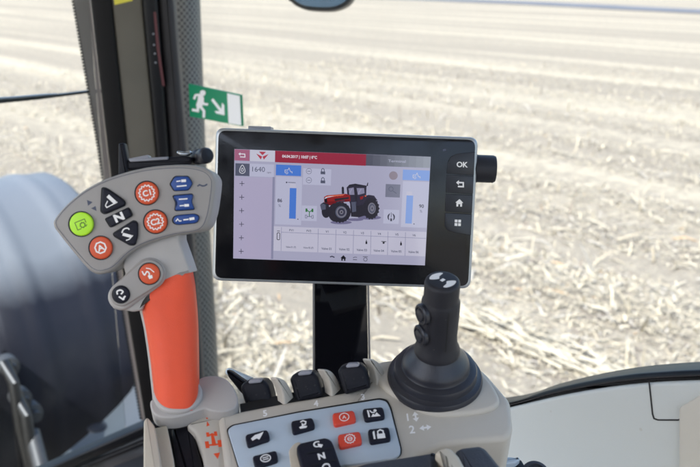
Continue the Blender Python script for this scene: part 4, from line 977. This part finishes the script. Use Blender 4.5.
hbutton(q2([(135, 128), (160, 84), (176, 76), (252, 76), (276, 112), (278, 128), (256, 162), (244, 168), (168, 172), (158, 166)]), 'blue_button', lambda k, h: (joy(k, h, [(208, 106), (240, 104)], [(178, 143), (244, 137)]), ink(k, FH, q2([(176, 110), (204, 106)]), 1.2, h + 6e-5)), rnd=1.5, lab='blue hexagonal push button')
hbutton(q2([(154, 212), (162, 204), (276, 194), (284, 204), (276, 234), (276, 250), (292, 286), (288, 296), (176, 304), (166, 296), (172, 262), (170, 246)]), 'blue_button', lambda k, h: (joy(k, h, [(228, 270), (260, 268)], [(192, 229), (250, 225)]), ink(k, FH, q2([(198, 272), (226, 270)]), 1.2, h + 6e-5)), rnd=1.5, lab='blue hourglass shaped push button')
hbutton(q2([(152, 370), (160, 346), (180, 336), (292, 326), (318, 336), (324, 354), (314, 378), (296, 388), (186, 398), (162, 390)]), 'blue_button', lambda k, h: (joy(k, h, [(262, 361), (296, 356)], [(222, 366), (258, 362)]), ink(k, FH, q2([(172, 376), (184, 360), (196, 374), (210, 372)]), 1.0, h + 6e-5)), rnd=2.2, lab='blue oval push button')
k = MB(); hh = HH + 5e-5
for tri in ([(87, 200), (92.6, 202.2), (88, 205.8)], [(91, 208.4), (95.6, 206), (96.6, 211)]):
    k = MB(); fill(k, FH, tri, hh); build('print_mark', k, 'slate_print', hd, smooth=False, recalc=False)
k = MB(); ink(k, FH, q2([(316, 142), (330, 132), (350, 140), (366, 138), (382, 128)]), 1.6, hh); build('print_mark', k, 'slate_print', hd, smooth=False, recalc=False)
# neck, thumb pod
def c7(pts): return [(90 + x / 5.833, 240 + y / 5.833) for x, y in pts]
neck = rounded(c7([(300, 412), (322, 362), (360, 315), (430, 258), (520, 207), (587, 190), (560, 110), (520, 0), (515, -140), (300, -120), (210, 60), (190, 150), (205, 200), (120, 300), (130, 400), (250, 420)]), 1.6, 3)
k = MB(); pprism(k, FH, neck, -0.012, 0.0166, 0.002, seg=4); prism(k, FH, rounded(FH.poly(c7([(300, 418), (340, 352), (392, 300), (440, 272), (520, 222), (560, 205), (556, 150), (520, 60), (300, 60), (230, 300)]), .0125), .001, 3), -0.010, 0.0120, 0.002); build('neck', k, 'grip_grey', ml)
def stad(c0, r0, c1, r1, n=16):
    a = math.atan2(c1[1] - c0[1], c1[0] - c0[0]); o = []
    for i in range(n + 1): t = a + math.pi / 2 + math.pi * i / n; o.append((c0[0] + r0 * math.cos(t), c0[1] + r0 * math.sin(t)))
    for i in range(n + 1): t = a - math.pi / 2 + math.pi * i / n; o.append((c1[0] + r1 * math.cos(t), c1[1] + r1 * math.sin(t)))
    return o
b0, b1 = (120.9, 294.5), (149.1, 273.8)
k = MB(); pprism(k, FH, stad((120.6, 297.0), 13.6, b1, 16.0), -0.004, 0.0200, 0.003, seg=4, both=True); pod = build('thumb_pod', k, 'grip_grey', ml)
k = MB(); pprism(k, FH, stad(b0, 12.0, b1, 14.4), 0.0195, 0.0225, 0.0014, seg=4); build('pod_plate', k, 'grey_plastic', ml)
def dr(k, h):
    A = lambda p: c7(p); ink(k, FH, A([(326, 164), (350, 168), (374, 188)]), .9, h); ink(k, FH, curve(A([(304, 182), (318, 204), (332, 184), (346, 196), (342, 216)]), False), 1.3, h + 3e-5); fill(k, FH, A([(336, 208), (362, 204), (366, 222), (346, 228)]), h + 6e-5)
hbutton(circle(*b1, 10.4, 32), 'orange_button', dr, fr_h=.0225, hb=.0242, lab='orange round thumb button')
def dr(k, h):
    A = lambda p: c7(p); ink(k, FH, curve(A([(160, 318), (158, 300), (178, 292), (192, 302), (180, 316)]), False), 1.5, h); ink(k, FH, A([(168, 330), (192, 346), (206, 326)]), 1.6, h + 3e-5); ink(k, FH, A([(196, 330), (198, 350)]), 1.0, h + 6e-5)
hbutton(circle(*b0, 8.4, 32), 'black_button', dr, fr_h=.0225, hb=.0242, lab='black round thumb button')
# grip: a lofted, tapered column
def superring(xl, xr, y, hd_, hc_, e=2.5, n=40, tip=0.0):
    c = FH.px((xl + xr) / 2, y); l = FH.px(xl, y); r_ = FH.px(xr, y); hw_ = (r_[0] - l[0]) / 2; o = []
    for i in range(n):
        t = 2 * math.pi * i / n; cs_, sn = math.cos(t), math.sin(t)
        u = math.copysign(abs(cs_) ** (2 / e), cs_) * hw_; hgt = math.copysign(abs(sn) ** (2 / e), sn) * hd_
        o.append(FH.w(c[0] + u, c[1] - tip * max(0, sn) * 0 , hc_ + hgt))
    return o
gl = [(262, 138.6, 190), (272.6, 139, 191.2), (285, 139, 193.9), (300, 140.5, 195.6), (312, 142.2, 196.8), (328, 145.6, 197.6), (345, 148.2, 198), (361, 150.4, 198.2), (378, 152.2, 198.4), (392, 153.8, 198.4), (408, 155.2, 198.2), (440, 157, 197)]
def gx(y, c):
    for a_, b_ in zip(gl[:-1], gl[1:]):
        if y <= b_[0]: return a_[c] + (b_[c] - a_[c]) * (y - a_[0]) / (b_[0] - a_[0])
    return gl[-1][c]
def interp(x, t): 
    for a_, b_ in zip(t[:-1], t[1:]):
        if x <= b_[0]: return a_[1] + (b_[1] - a_[1]) * max(0, (x - a_[0])) / (b_[0] - a_[0])
    return t[-1][1]
topc = [(0, 302), (.03, 296), (.13, 287), (.25, 283.5), (.42, 276), (.6, 271), (.78, 267.8), (1, 266.4)]
def grip_rings(dl, dr, hd_, hc_, e0_, dtop=0.0, n=72, m=30):
    rings = []
    for j in range(m + 1):
        t = j / m; ring = []; e = e0_ + 3.0 * math.exp(-t / .10)
        for i in range(n):
            a = 2 * math.pi * i / n; q = math.copysign(abs(math.cos(a)) ** (2 / e), math.cos(a)); hgt = math.copysign(abs(math.sin(a)) ** (2 / e), math.sin(a))
            y0 = interp((q + 1) / 2, topc) - dtop; y = y0 + (410.5 - y0) * t
            xl, xr = gx(y, 1) - dl, gx(y, 2) + dr; x = (xl + xr) / 2 + q * (xr - xl) / 2
            u, v = FH.px(x, y, max(0, hc_ + hgt * hd_)); dip = 1 - .10 * math.exp(-(t / .06) ** 2)
            ring.append(FH.w(u, v, hc_ + hgt * hd_ * dip))
        rings.append(ring)
    return rings
k = MB(); loft(k, grip_rings(0, 0, .0178, 0.0, 2.7)); build('grip', k, 'orange_rubber', ml)
k = MB(); loft(k, grip_rings(3.0, -5, .0150, -.0062, 2.4, 12)); build('grip_back', k, 'grip_grey', ml)
# collar resting on the quadrant
def c6(pts): return [(130 + x / 4.815, 370 + y / 4.815) for x, y in pts]
colr = curve([(150, 403), (153.5, 398), (166, 393.5), (186, 386), (198, 379), (206, 375.8), (216, 375.4), (226, 378.4), (233, 386), (237, 394.5), (238, 402), (234.5, 407.8), (224, 411.4), (212.5, 410.8), (205, 408.6), (198, 410.2), (188, 414), (175, 417), (162, 417), (153, 412.5)], True, 5)
FCo = Fr(P(172, 410, 0.641), (NK * .9 + B * .15).normalized())
k = MB(); pprism(k, FCo, colr, -0.0075, 0.0060, 0.0016, seg=4); build('collar', k, 'grip_grey', ml)
k = MB(); pprism(k, FCo, circle(177.6, 393, 24.8, 48, 18.5, math.radians(-8)), 0.0050, 0.0095, 0.0028, seg=5); build('grip_ring', k, 'grip_grey', ml)

# ------------------------------------------------------------- joystick
js = thing('joystick', FK.w(*FK.px(435, 382), 0.0035), 'black joystick with ribbed rubber boot standing on the beige console', 'joystick')
jo = FK.w(*FK.px(434.5, 381), 0.003); jd = (jo - CAM).dot(FW); s1 = jd / F_PX
jax = (NK + R * -0.015).normalized()
pr = [(46.5, -4), (47.4, 0), (47.4, 3), (46, 5.5), (43, 6.5), (41.5, 7.5), (41, 10), (41, 13), (40, 15), (37, 16.4), (34, 17), (33, 18.5), (33, 21), (31.8, 24), (29, 27.5), (26, 31), (23.6, 34), (22.4, 36)]
k = MB(); lathe(k, jo, jax, [(r_ * s1, h * s1) for r_, h in pr], 64); build('rubber_boot', k, 'black_rubber', js)
pr = [(22.4, 35), (22.4, 38), (21.8, 41), (20, 45), (18.8, 50), (18.2, 58), (18.4, 88), (18.2, 97), (17.2, 99), (16.6, 101), (16.6, 117), (16, 119.6), (14.4, 121), (12.6, 121.4)]
k = MB(); lathe(k, jo, jax, [(r_ * s1, h * s1) for r_, h in pr], 48); stick = build('stick', k, 'black_plastic', js)
top_c = jo + jax * (121.4 * s1)
FJ = Fr(top_c, jax)
k = MB()
def jt(pts): return [(u * s1 * 1.18, v * s1 * 1.18) for u, v in pts]
def jfill(pts, h): k.add([FJ.w(u, v, h) for u, v in jt(pts)], [list(range(len(pts)))])
jfill(curve([(-10, 1), (-8, 6.5), (-2, 9.6), (1, 9), (-2, 5), (-3, 1.4)]), 6e-5); jfill(curve([(10, -1), (8.4, -6), (3, -9.6), (-.4, -9), (2.4, -5), (3.4, -1.4)]), 6e-5);  jfill([(-2.4, -.4), (-.4, -2.4), (2.4, .4), (.4, 2.4)], 6e-5)
build('emblem', k, 'white_print', stick, smooth=False, recalc=False)
k = MB(); sp0 = jo + jax * (48 * s1)
sdir = (B - jax * B.dot(jax)).normalized(); sright = sdir.cross(jax) * -1
ang = math.radians(18); sv = (sdir * math.cos(ang) + R * math.sin(ang)).normalized()
sv = (sv - jax * sv.dot(jax)).normalized(); st_ = jax.cross(sv)
vs = [jo + jax * (hh * s1) + sv * (r_ * s1 + .00012) + st_ * w_ for hh, r_ in ((50, 18.9), (58, 18.25), (88, 18.45), (96, 18.3)) for w_ in (-.0004, .0004)]
k.add(vs, [[0, 1, 3, 2], [2, 3, 5, 4], [4, 5, 7, 6]]); build('seam', k, 'gap_black', stick, smooth=False, recalc=False)
bd = (R * -0.86 + sdir * .42 - jax * 0).normalized(); bd = (bd - jax * bd.dot(jax)).normalized()
k = MB(); FJB = Fr(jo + jax * (76 * s1) + bd * (14 * s1), bd, jax)
prism(k, FJB, rounded([(-25 * s1, -9 * s1), (23 * s1, -9 * s1), (23 * s1, 9 * s1), (-25 * s1, 9 * s1)], 9 * s1, 6), -.006, 5.0 * s1, .003); build('thumb_rest', k, 'black_plastic', stick)
for hh in (88, 63):
    k = MB(); lathe(k, jo + jax * (hh * s1) + bd * (17.5 * s1), bd, [(10.4 * s1, 0), (10.4 * s1, 3.4 * s1), (9.4 * s1, 4.6 * s1), (7.6 * s1, 4.6 * s1), (7.2 * s1, 3.6 * s1), (6.4 * s1, 3.6 * s1), (5.6 * s1, 5.6 * s1), (0, 6.4 * s1)], 32, xref=jax); build('thumb_button', k, 'black_rubber', stick)

# ------------------------------------------------------------- armrest cushion, knob at the lower right
FR_ = Fr(P(430, 460, 0.575), NK)
ar = thing('armrest', P(440, 480, 0.60), 'dark blue grey armrest cushion with cream trim below the joystick', 'armrest')
k = MB(); pprism(k, FR_, rounded([(338, 470), (366, 461.5), (436, 450.6), (440, 470), (440, 560), (338, 560)], 2), -0.02, -0.002, 0.004); build('front_pad', k, 'pad_leather', ar)
k = MB(); pprism(k, FR_, rounded([(455, 449), (461, 445.6), (480, 443.6), (487, 447), (530, 500), (530, 560), (470, 560)], 3), -0.02, 0.003, 0.005); build('cushion', k, 'pad_leather', ar)
k = MB(); pprism(k, FR_, rounded([(435, 452), (440, 447.8), (446, 446.2), (452, 448), (459, 455), (470, 475), (480, 560), (462, 560), (448, 466), (443, 458)], 2), -0.02, 0.0045, 0.003); build('trim', k, 'cream_trim', ar)
kn = thing('adjusting_knob', P(535, 480, 0.70), 'dark round adjusting knob on a grey ledge at the lower right', 'knob')
k = MB(); lathe(k, P(535.5, 474, .70), (NK + B * .3).normalized(), [(.0112, -.01), (.0118, 0), (.0112, .002), (.010, .003), (.008, .0032), (.0075, .0015), (.0, .0015)], 36); build('cap', k, 'pad_leather', kn)
k = MB(); pprism(k, Fr(P(515, 460, .70), NK), rounded([(498, 460), (508, 456), (521, 457.5), (516, 462), (500, 464)], 2), -.012, .0, .002); build('ledge', k, 'silver_plastic', kn)
k = MB(); pprism(k, Fr(P(515, 460, .70), NK), rounded([(508, 463), (521, 458.5), (528, 470), (512, 475)], 2), -.03, -.006, .002); build('slot', k, 'gap_black', kn)
